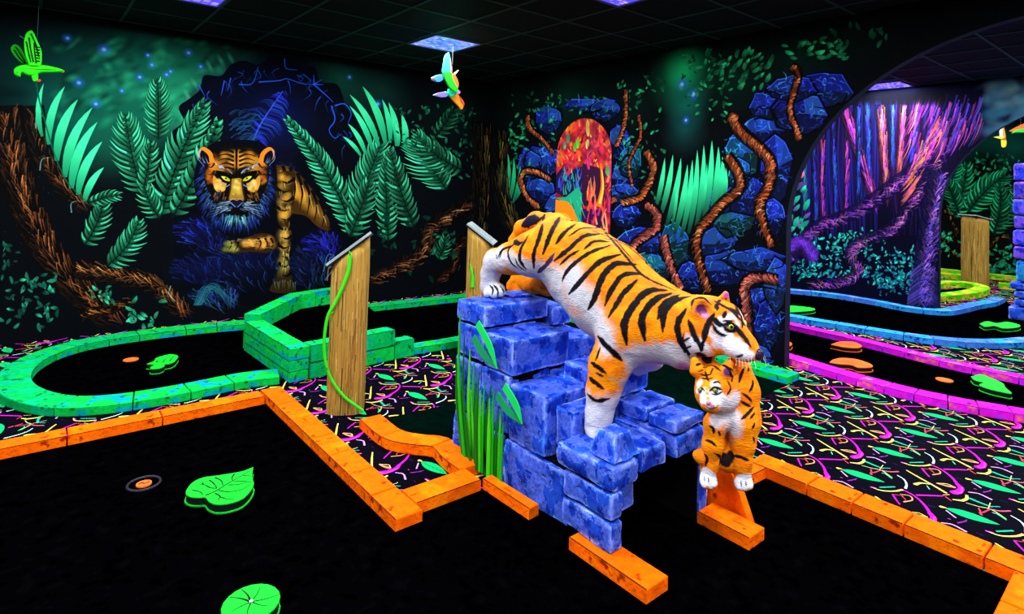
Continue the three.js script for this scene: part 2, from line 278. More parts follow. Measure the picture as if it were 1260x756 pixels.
  // feather palm on the left
  for (const [x0, y0, x1, y1, w] of [[52, 168, 54, 102, 7], [60, 178, 80, 106, 10], [70, 198, 96, 122, 12], [80, 218, 114, 132, 12], [88, 232, 120, 150, 12], [96, 240, 126, 174, 11], [104, 248, 128, 206, 9]]) m.blade(x0, y0, x1, y1, w, '#0f8a58', '#3cf0a2', -.35);
  m.stroke([[44, 100], [50, 130], [80, 220], [108, 250]], 2, 1, '#0a5a40', .9);
  // ferns, left group
  m.fern(195, 172, 194, 96, 26, 17, .02, .95); m.fern(176, 240, 154, 140, 34, 20, -.1, 1); m.fern(176, 235, 186, 172, 20, 12, .1, .9);
  m.fern(196, 270, 255, 122, 34, 24, -.12, 1); m.fern(212, 268, 272, 142, 24, 18, .1, .85); m.fern(104, 302, 128, 240, 22, 14, .3, .85); m.fern(132, 328, 172, 268, 24, 15, .35, 1);
  m.fern(196, 268, 178, 230, 22, 10, -.2, .8); m.fern(110, 250, 150, 240, 14, 9, -.2, .8);
  m.leaves(38, 370, 34, 34, 60, ['#1a8a66', '#2cc48a', '#0c5444'], 5, 12); m.leaves(124, 362, 12, 8, 16, ['#1a9a6a', '#38d89a'], 5, 10); m.leaves(178, 388, 18, 16, 18, ['#1a9a6a', '#38d89a'], 6, 13); m.leaves(8, 320, 12, 20, 12, ['#0c6444'], 6, 11);
  
  // rocks the tiger lies on
  for (const [x, y, rx, ry, c] of [[250, 285, 40, 22, ['#2230e0', '#1a2490', '#2a50d0']], [300, 320, 55, 34, ['#1a3aa0', '#205a9a', '#102060']], [395, 300, 26, 18, ['#2a2cff', '#1a20c0', '#3a40ff']], [245, 330, 40, 20, ['#101c70', '#14309a']], [262, 362, 34, 12, ['#2a3ac0', '#2a80a0']], [372, 326, 34, 24, ['#183060', '#206080', '#102048']], [350, 220, 20, 26, ['#0c1a50', '#14286a']]]) {
    m.blob(x, y, rx * 1.1, '#060c3a', .8, ry * 1.2); for (let i = 0; i < 90; i++) { const a = rnd() * 6.28, r = Math.sqrt(rnd()), px = x + Math.cos(a) * rx * r, py = y + Math.sin(a) * ry * r, b = .9 + (px - x) / rx * .9 + rr(-.3, .3), l = rr(8, 18); m.stroke([[px, py], [px + Math.cos(b) * l * .5 - 2, py + Math.sin(b) * l * .5], [px + Math.cos(b) * l, py + Math.sin(b) * l]], rr(1, 2.6), .2, mul(c[Math.floor(rnd() * c.length)], rr(.35, 1.05)), rr(.4, .85)); }
  }
  for (let i = 0; i < 26; i++) { const t = i / 25; m.stroke([[238 + t * 10, 376], [250 + t * 20, 352 + rr(-4, 4)], [290 + rr(-6, 6) - t * 10, 366 + rr(-4, 12)]], 1.2, .3, mul('#2aa0a8', rr(.4, 1)), .5); }
  // painted tiger: flank, forelegs, mane, face
  const pk = (l) => l[Math.floor(rnd() * l.length)], fur = (x, y, dx, dy, w, c, a = .9) => m.stroke([[x, y], [x + dx * .5 + rr(-.5, .5), y + dy * .5], [x + dx, y + dy]], w, .2, c, a);
  m.soft([[336, 204], [352, 204], [370, 216], [386, 236], [400, 258], [406, 284], [392, 280], [376, 266], [358, 262], [344, 250]], '#3a2408');
  for (let i = 0; i < 40; i++) { const t = rnd(); m.blob(lerp(344, 398, t), lerp(216, 262, t) + rr(-8, 10), rr(5, 12), pk(['#e8a020', '#f8c83c', '#d07a14']), rr(.25, .6) * (1 - t * .45)); }
  for (const [x, y, h] of [[348, 206, 40], [357, 208, 46], [366, 215, 44], [375, 224, 40], [384, 236, 36], [393, 248, 32], [401, 262, 24]]) { m.stroke([[x, y - 2], [x + 6, y + h * .45], [x + 3, y + h]], 4.6, .6, '#020304', .95); fur(x - 3, y + 4, 4, h * .5, 1.4, '#ffe080', .6); }
  m.soft([[338, 212], [362, 212], [361, 240], [356, 280], [353, 318], [360, 346], [364, 358], [332, 358], [340, 340], [345, 300], [341, 260]], '#2a1c08');
  for (let i = 0; i < 60; i++) { const t = rnd(), y = lerp(216, 335, t); m.blob(351 - t * 3 + rr(-7, 7) * (1 - t * .4), y, rr(4, 8), t > .75 ? pk(['#8a9a40', '#b08a20', '#5a7a40']) : pk(['#f0b028', '#ffd458', '#d88a18']), rr(.3, .65) * (1 - t * .3)); }
  for (let y = 222; y < 340; y += 11.5) { const s = (y / 11.5 | 0) % 2 ? 1 : -1, w = lerp(12, 8, (y - 222) / 118); m.stroke([[351 + s * w, y - 2], [351 + s * w * .2, y + 3], [351 - s * w * .5, y + 1]], 4.6, .5, '#030303', .95); }
  for (let i = 0; i < 80; i++) { const y = rr(218, 340); fur(351 + rr(-9, 9) * (1.2 - (y - 218) / 160), y, rr(-1, 2), rr(4, 8), rr(.6, 1.2), mul(pk(['#ffe488', '#ffc040', '#c88a28']), rr(.5, 1.1)), .7); }
  for (let i = 0; i < 9; i++) fur(338 + i * 3.2, rr(344, 350), rr(-2, 2), 10, 1.6, '#5a7a60', .6);
  m.soft([[268, 306], [284, 300], [304, 292], [324, 287], [338, 292], [341, 304], [330, 311], [308, 310], [286, 312]], '#2c1c08');
  for (let i = 0; i < 46; i++) { const t = rnd(); m.blob(lerp(274, 336, t), lerp(305, 298, t) + rr(-5, 5), rr(3, 7), t < .35 ? pk(['#9ab040', '#d8d860', '#6a8a30']) : pk(['#f8a428', '#ffc850', '#e07818']), rr(.35, .75)); }
  for (const x of [282, 290, 318, 326, 333]) m.stroke([[x, 293], [x + 3, 300], [x - 1, 309]], 3, .6, '#040302', .9); for (let i = 0; i < 40; i++) fur(rr(276, 334), rr(294, 306), rr(3, 7), rr(-2, 2), rr(.6, 1.2), mul('#ffe080', rr(.5, 1.1)), .7);
  // mane
  m.soft([[246, 190], [262, 176], [291, 172], [322, 176], [336, 192], [341, 220], [336, 250], [322, 276], [304, 290], [291, 294], [274, 288], [256, 270], [242, 244], [239, 214]], '#02040c');
  for (let i = 0; i < 520; i++) { const a = rr(-.55, Math.PI + .55), r = rr(38, 56), sx = Math.cos(a), sy = Math.sin(a), x = 290 + sx * r * .82, y = 228 + sy * r * .95, l = rr(5, 12), k = r > 48 ? pk(['#1c3ca8', '#2a58d8', '#16307a']) : pk(['#3a78c8', '#16305a', '#0c1838', '#5a98d8']); fur(x, y, sx * l * .6, sy * l * .45 + l * .55, rr(.9, 2), mul(k, rr(.3, 1.05)), .75); }
  // face: dark mask, amber forehead and temples
  m.soft([[252, 200], [262, 186], [276, 181], [291, 180], [306, 181], [320, 186], [330, 200], [330, 224], [320, 244], [306, 258], [291, 263], [276, 258], [262, 244], [252, 224]], '#070503');
  for (let i = 0; i < 60; i++) { const o = rr(-1, 1); m.blob(291 + o * 30, 196 + rr(-10, 12) + Math.abs(o) * 4, rr(5, 9), pk(['#f0a020', '#ffc038', '#e08018']), rr(.3, .6)); }
  for (const s of [-1, 1]) {
    for (let i = 0; i < 26; i++) m.blob(291 + s * rr(28, 36), rr(194, 226), rr(3, 6), pk(['#f08018', '#ffa030', '#c85a10']), rr(.3, .6));
    for (let k = 0; k < 5; k++) m.stroke([[291 + s * 3, 188 + k * 5.2], [291 + s * 13, 184.5 + k * 5.4], [291 + s * (25 - k), 187 + k * 5.4]], 2.8, .6, '#040302', .95);
    for (let k = 0; k < 3; k++) m.stroke([[291 + s * 27, 192 + k * 9], [291 + s * 31, 197 + k * 9], [291 + s * 36, 196 + k * 9]], 2.4, .5, '#040302', .95);
    m.soft([[291 + s * 12, 226], [291 + s * 22, 222], [291 + s * 28, 216], [291 + s * 29, 226], [291 + s * 24, 236], [291 + s * 15, 235]], '#c8902c'); for (let i = 0; i < 22; i++) m.blob(291 + s * rr(14, 27), rr(221, 233), rr(2, 4), pk(['#ffd468', '#ffb838', '#f8e8a0']), rr(.3, .7));
    m.blade(291 + s * 5, 225, 291 + s * 26, 210, 11, '#020204', '#020204', 0); m.blade(291 + s * 8, 222.5, 291 + s * 19, 217, 4.4, '#98a018', '#e0e838'); m.blob(291 + s * 13, 219.6, 2, '#020202', 1);
    for (let i = 0; i < 18; i++) { const t = rnd(); fur(291 + s * lerp(5, 25, t), lerp(213, 203, t) + rr(-1, 2), s * rr(2, 4), rr(-5, -2), rr(.8, 1.5), mul('#c0d0f8', rr(.5, 1.05)), .85); }
    m.stroke([[291 + s * 7, 226.5], [291 + s * 14, 230], [291 + s * 21, 225]], 1.5, .5, '#6a98e0', .9);
    for (let i = 0; i < 30; i++) fur(291 + s * rr(4, 20), rr(248, 259), s * rr(4, 9), rr(-1, 4), rr(.8, 1.7), mul(pk(['#8ac0f0', '#4a80b0', '#b8e0f8']), rr(.35, 1)), .85);
    for (let i = 0; i < 24; i++) fur(291 + s * rr(13, 26), rr(234, 246), s * rr(1, 4), rr(3, 7), rr(1, 2), mul(pk(['#e0902c', '#a86018', '#2a50a0']), rr(.4, .95)), .8);
    m.soft([[291 + s * 27, 199], [291 + s * 31, 187], [291 + s * 41, 181], [291 + s * 47, 187], [291 + s * 40, 202]], '#f08418'); m.soft([[291 + s * 33, 200], [291 + s * 35, 191], [291 + s * 43, 185], [291 + s * 45, 192], [291 + s * 40, 204]], '#060816'); m.stroke([[291 + s * 44, 185], [291 + s * 47, 195], [291 + s * 40, 204]], 1.5, .5, '#7aa0e8', .8); for (let i = 0; i < 6; i++) fur(291 + s * rr(34, 40), 201, s * rr(1, 5), rr(-10, -5), .9, '#8aa8d8', .5);
    for (let i = 0; i < 5; i++) m.stroke([[291 + s * 10, 251 + i * 1.5], [291 + s * 32, 254 + i * 3.4]], .7, .3, '#bfe0ff', .55);
  }
  m.stroke([[291, 181], [291, 198], [291, 214]], 3.4, 1.6, '#040302', .95);
  m.soft([[285, 220], [297, 220], [298, 234], [300, 246], [282, 246], [284, 234]], '#9a7420'); for (let i = 0; i < 26; i++) { const t = rnd(); m.blob(291 + rr(-1, 1) * lerp(3, 5, t), lerp(222, 243, t), rr(2, 4.5), pk(['#e8c848', '#f8e878', '#c8b840']), rr(.3, .65)); } m.stroke([[298, 222], [299, 234], [301, 246]], 2.4, 1.4, '#3a200a', .9); m.stroke([[284, 222], [283, 234], [281, 246]], 2, 1.4, '#3a200a', .9);
  m.soft([[282, 246], [300, 246], [297, 250.5], [291, 254.5], [285, 250.5]], '#0a0e22'); m.stroke([[282.5, 247], [287, 245], [291, 246.5], [295, 245], [299.5, 247]], 1.3, 1, '#d89868', .85); m.stroke([[284, 249.5], [291, 255], [298, 249.5]], 1.5, 1, '#5a80d8', .9);
  m.stroke([[291, 254], [291, 260]], 1.8, 1, '#020308', 1); for (const s of [-1, 1]) m.stroke([[291, 260], [291 + s * 8, 263.5], [291 + s * 17, 260]], 1.9, .5, '#010206', 1);
  for (let i = 0; i < 70; i++) { const x = rr(279, 303); fur(x, rr(264, 272), (x - 291) * .25, rr(4, 10), rr(1, 2), mul(pk(['#5ac0c0', '#a0e0e8', '#2a7a9a']), rr(.4, 1.05)), .85); }
  // ferns right of the cave
  m.fern(440, 296, 349, 142, 24, 34, .22, 1); m.fern(432, 262, 470, 174, 34, 22, .08, 1); m.fern(478, 300, 476, 186, 20, 22, -.05, .85); m.fern(510, 282, 480, 180, 22, 20, -.1, .8); m.fern(550, 235, 505, 170, 34, 20, .05, 1); m.fern(570, 210, 512, 162, 26, 17, -.35, .9); m.fern(430, 292, 455, 220, 24, 14, .1, .8); m.fern(535, 168, 560, 132, 16, 10, .2, .6);
  for (const [x0, y0, x1, y1, w] of [[474, 176, 446, 106, 9], [466, 180, 430, 116, 8], [458, 184, 430, 130, 7], [480, 176, 470, 122, 7], [488, 180, 478, 126, 8], [498, 184, 494, 140, 8], [450, 190, 428, 152, 6], [444, 192, 422, 168, 5], [490, 180, 486, 150, 5]]) m.blade(x0, y0, x1, y1, w, '#0f8a58', '#34e698', .25);
  m.leaves(535, 160, 50, 30, 60, ['#0c5a38', '#1a8a58'], 4, 9); m.leaves(575, 200, 14, 60, 30, ['#0a4a30', '#1a7a50'], 4, 8);
  m.leaves(490, 300, 60, 40, 30, ['#06382a'], 6, 14);
  // roots and dark tree in the corner
  m.bark([[600, 210], [585, 245], [555, 265], [528, 285], [522, 310], [490, 330], [460, 342]], 22, ['#c07038', '#8a4a20', '#d89058'], 260, '#050302', .9);
  m.bark([[575, 290], [560, 310], [558, 330], [540, 345]], 14, ['#a86038', '#5a3018'], 90, '#050302', .9);
  m.bark([[600, 150], [598, 250], [590, 340]], 40, ['#b07a30', '#6a5420', '#5a8038', '#c88a40'], 300, '#030402', .15, 16);
  m.fern(540, 320, 548, 290, 14, 9, .2, .7); m.leaves(545, 305, 18, 20, 20, ['#1a9a6a', '#0c5a3c'], 5, 10);
  for (let i = 0; i < 9; i++) m.stroke([[rr(395, 420), rr(320, 350)], [rr(405, 430), rr(310, 330)], [rr(425, 445), rr(322, 345)]], 1.6, .4, rnd() < .5 ? '#c07a4a' : '#3a8aa8', .7);
  return m;
}
function paintRootMural() {
  reseed(202);
  const m = new Mural(2048, 1000, 6.14, CEIL, (x, y) => { const p = onX(x, y, RIGHTX); return [p.z + 6.74, p.y]; });
  m.fill('#020508');
  for (const [x, y, r, c, a] of [[700, 115, 60, '#04301e', .8], [640, 120, 50, '#031c12', .8], [838, 92, 50, '#10a060', .9], [842, 82, 30, '#18c870', .8], [845, 130, 34, '#0c6a5c', .8], [842, 160, 34, '#0c5a50', .7], [900, 90, 60, '#04301c', .7], [980, 70, 60, '#04281a', .7], [1050, 40, 60, '#031a10', .7], [780, 120, 50, '#04241a', .7]]) m.blob(x, y, r, c, a);
  for (const [x, y, r] of [[839, 104, 9], [853, 116, 9], [844, 148, 6]]) { m.blob(x, y, r, '#2a5cff', .85); m.blob(x, y, r * .4, '#b8dcff', .95); }
  const B = ['#2a44ff', '#2a6aff', '#1a2ac0', '#3a8aff', '#2a50e0'];
  const rocks = [[676, 148, 16, 18], [668, 200, 22, 20], [664, 235, 20, 16], [650, 205, 14, 20], [720, 130, 24, 8], [745, 135, 18, 14], [762, 175, 12, 22], [770, 215, 16, 24], [765, 238, 20, 12], [775, 200, 14, 20], [790, 300, 26, 22], [770, 265, 16, 14], [800, 330, 30, 18], [830, 300, 16, 26], [850, 340, 20, 18], [880, 300, 24, 20], [900, 330, 34, 22], [930, 320, 34, 14], [900, 270, 26, 20], [920, 240, 26, 22], [912, 190, 20, 30], [935, 160, 26, 14], [945, 130, 22, 16], [1010, 110, 34, 22], [985, 140, 30, 24], [955, 205, 18, 40], [948, 270, 18, 24], [935, 370, 26, 16], [945, 400, 18, 30], [955, 350, 14, 30], [910, 215, 14, 18], [975, 110, 30, 14], [930, 440, 20, 14], [880, 250, 20, 16], [690, 255, 20, 20]];
  for (const [x, y, rx, ry] of rocks) { m.blob(x, y, rx * 1.25, '#0a1050', .9, ry * 1.25); m.rock(x, y, rx * 1.1, ry * 1.1, rnd() < .2 ? ['#2a6aff', '#1a80c0', '#2ab0b0'] : B, Math.round(rx * ry / 16) + 10); }
  for (let i = 0; i < 60; i++) { const [x, y, rx, ry] = rocks[Math.floor(rnd() * rocks.length)], a = rnd() * 6.28; m.stroke([[x + Math.cos(a) * rx, y + Math.sin(a) * ry], [x + Math.cos(a + .5) * rx * 1.1, y + Math.sin(a + .5) * ry * 1.1], [x + Math.cos(a + 1) * rx, y + Math.sin(a + 1) * ry]], 2.6, 1, '#010206', .9); }
  const grn = ['#1a9a5a', '#28c878', '#0c5a38'];
  m.leaves(650, 150, 30, 34, 46, grn, 4, 8); m.leaves(700, 128, 50, 10, 40, grn, 3, 7); m.leaves(790, 150, 30, 60, 60, grn, 4, 9); m.leaves(870, 110, 30, 40, 60, grn, 5, 10); m.leaves(905, 90, 40, 24, 50, grn, 6, 14, [-1.4, -.5]); m.leaves(1000, 62, 40, 14, 26, grn, 8, 14, [-.9, .6]); m.leaves(800, 210, 14, 40, 16, ['#1a7a4a'], 4, 7); m.leaves(640, 190, 14, 40, 26, grn, 4, 8); m.leaves(1060, 45, 40, 10, 12, ['#0c5a38'], 8, 14);
  // fan palm and side grasses
  for (const [x0, y0, x1, y1, w] of [[806, 258, 818, 194, 6], [812, 268, 828, 190, 7], [820, 278, 838, 194, 7.5], [830, 288, 846, 202, 7.5], [838, 292, 852, 196, 7], [847, 288, 858, 184, 7.5], [856, 282, 866, 178, 7.5], [865, 274, 876, 172, 8], [875, 266, 884, 180, 8], [884, 258, 889, 192, 7.5], [891, 248, 893, 206, 5], [826, 282, 834, 214, 4], [861, 270, 870, 200, 3.5]]) m.blade(x0, y0, x1, y1, w, '#052c20', '#34f09c', .12);
  for (const [x0, y0, x1, y1] of [[618, 240, 616, 190], [622, 246, 624, 186], [626, 250, 632, 194], [631, 250, 640, 204], [614, 230, 612, 200], [634, 246, 644, 214]]) m.blade(x0, y0, x1, y1, 5, '#0a5a3c', '#22c078', .2);
  // hanging roots
  const V = ['#ff8a40', '#ff6a2a', '#ffb070', '#d0501c', '#f07a4a'], V2 = ['#ff7a58', '#f05a40', '#ffaa80', '#b83c4a'];
  for (const [p, w, c] of [[[[649, 142], [652, 158], [668, 172], [682, 190]], 5, V], [[[640, 226], [645, 212], [660, 212], [678, 222]], 6, V], [[[640, 222], [648, 242], [664, 256]], 6, V], [[[770, 110], [770, 140], [765, 165], [758, 180]], 5, V], [[[786, 142], [788, 168], [774, 200], [778, 230]], 4, V], [[[795, 186], [804, 205], [798, 228], [786, 244], [765, 250]], 8, V], [[[794, 252], [808, 262], [808, 280], [795, 290], [780, 302], [780, 320]], 9, V2], [[[816, 290], [820, 310], [830, 340], [838, 356]], 9, V2], [[[894, 192], [908, 212], [910, 232], [890, 250], [874, 268], [858, 290], [862, 330], [872, 360]], 10, V], [[[905, 140], [902, 148], [914, 165], [934, 182], [948, 200], [946, 230], [935, 250], [940, 280], [950, 304]], 11, V], [[[974, 82], [982, 88], [978, 110], [972, 135], [980, 160], [984, 172]], 7, V], [[[920, 420], [918, 380], [916, 352], [928, 342], [958, 345]], 11, V2], [[[978, 82], [984, 96]], 5, V], [[[758, 245], [745, 250], [735, 246]], 6, V]]) m.vine(p, w, c, Math.round(26 + w * 14));
  m.bark([[614, 160], [618, 240], [640, 300]], 24, ['#b07a30', '#c8883c', '#6a5020', '#4a6a2a'], 170, '#040302', .2, 15);
  m.spatter(60, 800, 960, 220, 440, ['#c88040', '#2a60ff'], .5);
  // black band under the ceiling
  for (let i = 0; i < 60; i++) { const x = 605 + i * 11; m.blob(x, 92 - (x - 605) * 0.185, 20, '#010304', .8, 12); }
  return m;
}
function paintGroveMural() {
  reseed(303);
  const m = new Mural(2048, 925, 6.6, CEIL, (x, y) => { const p = onX(x, y, FARWALL); return [p.z + 6.5, p.y]; });
  m.fill('#04041c');
  for (let i = 0; i < 60; i++) { const x = rr(970, 1156); m.stroke([[x, 118], [x + rr(-4, 4), 200], [x + rr(-6, 6), 290]], rr(2, 5), 1, mul(rnd() < .6 ? '#2a30d0' : '#5a18b0', rr(.2, .75)), .6); }
  m.blob(1030, 220, 60, '#1a1a90', .5, 70); m.blob(1120, 200, 60, '#7a1a6a', .3, 80);
  const trunk = (a, b, w, c) => { m.bark([a, [lerp(a[0], b[0], .5), lerp(a[1], b[1], .5)], b], w, c, Math.round(w * 16), '#050318', .16, 17); };
  const P = ['#ff4ac0', '#c030e0', '#7a2af0', '#ff6a8a'], O = ['#ff7a5a', '#ff50a0', '#c030e0', '#ffa060'], U = ['#2a50ff', '#3a2af0', '#2a80d8'];
  trunk([1024, 125], [1028, 260], 8, U); trunk([1011, 130], [1012, 270], 8, P); trunk([1044, 120], [1040, 260], 8, P); trunk([1066, 120], [1070, 240], 9, U); trunk([1034, 120], [1076, 250], 15, P); trunk([1083, 128], [1090, 235], 13, O); trunk([1112, 128], [1105, 215], 10, O); trunk([1130, 120], [1120, 200], 8, U); trunk([1000, 150], [1004, 290], 8, U); trunk([988, 150], [990, 250], 8, ['#1aa0a0', '#2a60c0']); trunk([1098, 120], [1098, 200], 7, U); trunk([1056, 130], [1056, 250], 7, U); trunk([1150, 120], [1135, 210], 10, ['#5a30f0', '#c030e0']);
  m.leaves(980, 240, 10, 60, 34, ['#1ad0a0', '#28f0b0', '#8a4ad0'], 8, 18, [-1.9, -.6]); m.leaves(978, 200, 8, 24, 12, ['#ff5aa0', '#1ac0a0'], 6, 14);
  m.leaves(1030, 318, 40, 26, 170, ['#20e0d0', '#38ffe0', '#1a90b0'], 3, 8); m.leaves(1100, 330, 34, 24, 140, ['#20e0d0', '#38ffe0', '#1a90b0'], 3, 8); m.leaves(985, 330, 14, 14, 40, ['#18b0b0'], 3, 6); m.leaves(1060, 292, 30, 8, 50, ['#28e0c0'], 3, 6); m.leaves(1110, 350, 30, 14, 60, ['#1a90a0'], 3, 6);
  const root = (p, w, c) => m.bark(p, w, c.map((q) => mul(q, 1.35)), Math.round(w * 26), '#0a0630', 1.1, 9);
  root([[1160, 146], [1134, 200], [1095, 232], [1050, 262], [1005, 280], [985, 300], [975, 316]], 20, ['#8a3af0', '#d040e0', '#5a2af0', '#ff6aa0']);
  root([[1168, 180], [1140, 222], [1118, 258], [1095, 284], [1060, 298], [1046, 312], [1056, 334], [1040, 346], [1000, 350]], 17, ['#c040e8', '#ff5ac0', '#6a2af0', '#ff8a70']);
  root([[1160, 210], [1150, 260], [1140, 310], [1134, 374]], 30, ['#5a3af0', '#8a5aff', '#3a3ad0', '#c070ff']);
  root([[970, 310], [985, 300], [1000, 318]], 24, ['#4a2ac0', '#7a30d0']);
  for (let i = 0; i < 90; i++) { const t = rnd(), x = lerp(1158, 1120, t), y = lerp(150, 230, t) + rr(-14, 14); m.stroke([[x, y], [x - 5, y + 8], [x - 12, y + 15]], rr(1, 2.2), .3, mul(['#ff7a50', '#ff5aa0', '#ffa060'][Math.floor(rnd() * 3)], rr(.5, 1.05)), .85); }
  for (let i = 0; i < 150; i++) { const x = rr(1120, 1212), y = rr(116, 150 + (1212 - x) * .5), c = x > 1165 ? ['#5a3af0', '#c040e0', '#2a50d8', '#ff5ab0'] : ['#ff5aa0', '#c030e0', '#ff8a50', '#4a48f0']; m.stroke([[x, y], [x - 4, y + 14], [x - 11, y + 27]], rr(1, 2.4), .3, mul(c[Math.floor(rnd() * 4)], rr(.4, 1.1)), rr(.5, .9)); }
  for (let i = 0; i < 26; i++) { const y = 330 + i * 1.9; m.stroke([[1120 - i * .2, y + 6], [1137, y - 6 + i * .1], [1154, y + 6]], 1.2, .6, mul('#7a6aff', rr(.3, 1)), .7); }
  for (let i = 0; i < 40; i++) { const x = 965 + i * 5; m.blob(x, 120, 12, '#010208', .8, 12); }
  for (let i = 0; i < 260; i++) m.blob(rr(1212, 1330), rr(96, 170), rr(6, 20), ['#3a6a88', '#6a94a0', '#2a607a', '#7aa098', '#2a6a80'][Math.floor(rnd() * 5)], rr(.3, .65), rr(5, 14), rr(-.6, .2));
  return m;
}
function paintFernMural() {
  reseed(404);
  const m = new Mural(1024, 610, 5.0, CEIL, (x, y) => { const p = onX(x, y, LASTWALL); return [p.z + 5.0, p.y]; });
  m.fill('#020a08'); m.blob(1230, 165, 60, '#0c7a60', .9, 30); m.blob(1250, 180, 40, '#0c6a58', .8); m.blob(1190, 180, 30, '#0a5a44', .8);
  m.leaves(1220, 205, 34, 14, 50, ['#1a9a60', '#28c87a', '#0a4a30'], 4, 9);
  const big = (a, b, w, bend, k) => m.fern(a[0], a[1], b[0], b[1], w, 16, bend, k, ['#0a6a44', '#22ee8c']);
  big([1172, 270], [1190, 200], 22, .2, 1); big([1190, 262], [1240, 214], 26, -.2, 1); big([1215, 285], [1258, 235], 22, .1, .9); big([1164, 240], [1180, 190], 16, .1, .9); big([1222, 290], [1230, 225], 18, .3, .8); big([1180, 262], [1160, 215], 16, .1, .8); big([1260, 290], [1245, 225], 16, .1, .8);
  m.bark([[1154, 250], [1172, 272], [1175, 290], [1160, 300]], 8, ['#c88a48', '#8a5a28'], 60); m.bark([[1158, 285], [1166, 308], [1182, 316]], 8, ['#c88a48', '#8a6a28'], 60); m.bark([[1210, 312], [1235, 292], [1258, 312]], 10, ['#a87a3a', '#4a5a2a'], 60);
  m.leaves(1166, 300, 12, 16, 24, ['#1ac080', '#28e090'], 4, 8); m.leaves(1230, 320, 24, 14, 40, ['#1a9a60', '#28c880'], 4, 9);
  for (let k = 0; k < 3; k++) for (let i = 0; i < 12; i++) { const a = Math.PI * (1 + i / 11), x = [1232, 1244, 1222][k], y = [328, 336, 336][k]; m.stroke([[x, y], [x + Math.cos(a) * 6, y + Math.sin(a) * 6], [x + Math.cos(a) * 11, y + Math.sin(a) * 10 + 3]], 1, .4, mul('#1ac080', rr(.5, 1)), .9); }
  return m;
}
function paintPortal() {                               // the small arched jungle picture
  reseed(505); const m = new Mural(384, 770, 0.9, 1.8, (x, y) => [x, y]); const g = m.g, W = 384, H = 770; m.P = (x, y) => [x * W, (1 - y) * H]; m.S = () => W;   // unit square, y up
  m.fill('#8c0c1e');
  const pick = (a) => a[Math.floor(rnd() * a.length)];
  for (let i = 0; i < 260; i++) { const x = rr(0, 1), y = rr(.5, 1); m.blob(x, y, rr(.03, .12), pick(['#ff3a1a', '#ff7a10', '#e01838', '#ffa828', '#7a0c34', '#ff2858']), rr(.4, .9), rr(.03, .09), rnd() * 3); }
  for (let i = 0; i < 200; i++) { const x = rr(.5, 1), y = rr(.1, .9); m.blob(x, y, rr(.02, .08), pick(['#e81850', '#9a0e5a', '#ff4a60', '#48083a', '#ff6a38']), rr(.4, .9), rr(.03, .1), rnd() * 3); }
  for (let i = 0; i < 190; i++) { const x = rr(0, 1), y = rr(.48, .98), a = rr(.6, 2.4), l = rr(.03, .11); m.stroke([[x, y], [x + Math.cos(a) * l * .5 + rr(-.02, .02), y + Math.sin(a) * l * .25], [x + Math.cos(a) * l, y + Math.sin(a) * l * .5]], rr(.015, .05), .006, pick(['#ff4a10', '#ffb428', '#b00828', '#3a0418', '#ff2020', '#ff7a18', '#5a0820']), rr(.6, .95)); }
  m.poly([[0, .62], [.12, .68], [.2, .6], [.34, .66], [.5, .68], [.5, .5], [.3, .44], [0, .5]], '#1a0a3a'); m.poly([[.5, .7], [.9, .66], [.9, .42], [.5, .42]], '#30082e'); m.poly([[.5, .4], [.92, .4], [.96, 0], [.5, 0]], '#2c0a44');
  for (let i = 0; i < 26; i++) { const x = rr(.05, .48), y = rr(.48, .62); m.stroke([[x, y], [x + rr(-.05, .05), y + .04], [x + rr(-.06, .06), y + .08]], .03, .005, pick(['#20c080', '#2a60e0', '#18a0a0', '#5a30c0']), .9); }
  m.poly([[0, .46], [.2, .47], [.42, .54], [.5, .5], [.5, .28], [.4, .3], [.3, .42]], '#18a878'); for (let i = 0; i < 20; i++) { const x = rr(.28, .5), y = rr(.3, .5); m.stroke([[x, y], [x + .03, y - .03], [x + .08, y - .07]], .02, .005, pick(['#28d090', '#0a5a60', '#60e0a0']), .8); }
  m.soft([[0, .45], [.3, .42], [.46, .28], [.48, .12], [.4, 0], [0, 0]], '#ff8a10'); m.soft([[.02, .36], [.25, .35], [.4, .25], [.42, .1], [.3, 0], [0, 0]], '#ffb020', .9); for (let i = 0; i < 9; i++) m.stroke([[.03, .3 - i * .02], [.2, .31 - i * .02], [.36, .27 - i * .02]], .014, .006, '#7a3a08', .8);
  for (let i = 0; i < 36; i++) { const x = rr(.6, .98), y = rr(.05, .68); m.stroke([[x, y], [x + rr(-.05, .05), y + .06], [x + rr(-.06, .06), y + .13]], .04, .008, pick(['#ff5a20', '#ffb040', '#ff2a50', '#d02a80', '#ff8040']), .85); }
  m.stroke([[.8, .42], [.86, .55], [.82, .7]], .09, .03, '#ff7a18', .95); m.stroke([[.82, .44], [.87, .55], [.84, .66]], .04, .01, '#ffd840', .95); m.stroke([[.9, .05], [.96, .2], [.92, .38]], .06, .02, '#ffb060', .9); m.stroke([[.62, .3], [.7, .2], [.66, .1]], .04, .01, '#a02ae0', .8); m.stroke([[.52, .12], [.7, .06], [.9, .04]], .03, .01, '#4a20c0', .8);
  for (const [x, y, c] of [[.34, .78, '#58d020'], [.4, .8, '#70e030'], [.14, .8, '#18b080'], [.22, .84, '#20a060'], [.58, .93, '#f0d060'], [.6, .88, '#e0c050'], [.95, .62, '#40c060'], [.56, .8, '#f0e080']]) m.blade(x, y, x + rr(-.1, .1), y + rr(.03, .09), .06, c, mul(c, .8));
  for (let i = 0; i < 30; i++) { const x = rr(.05, .95), y = rr(.6, .97); m.stroke([[x, y], [x + rr(-.05, .05), y + rr(-.04, .04)]], .02, .004, pick(['#200408', '#ffd060', '#ff4020', '#400820']), .7); }
  return m;
}
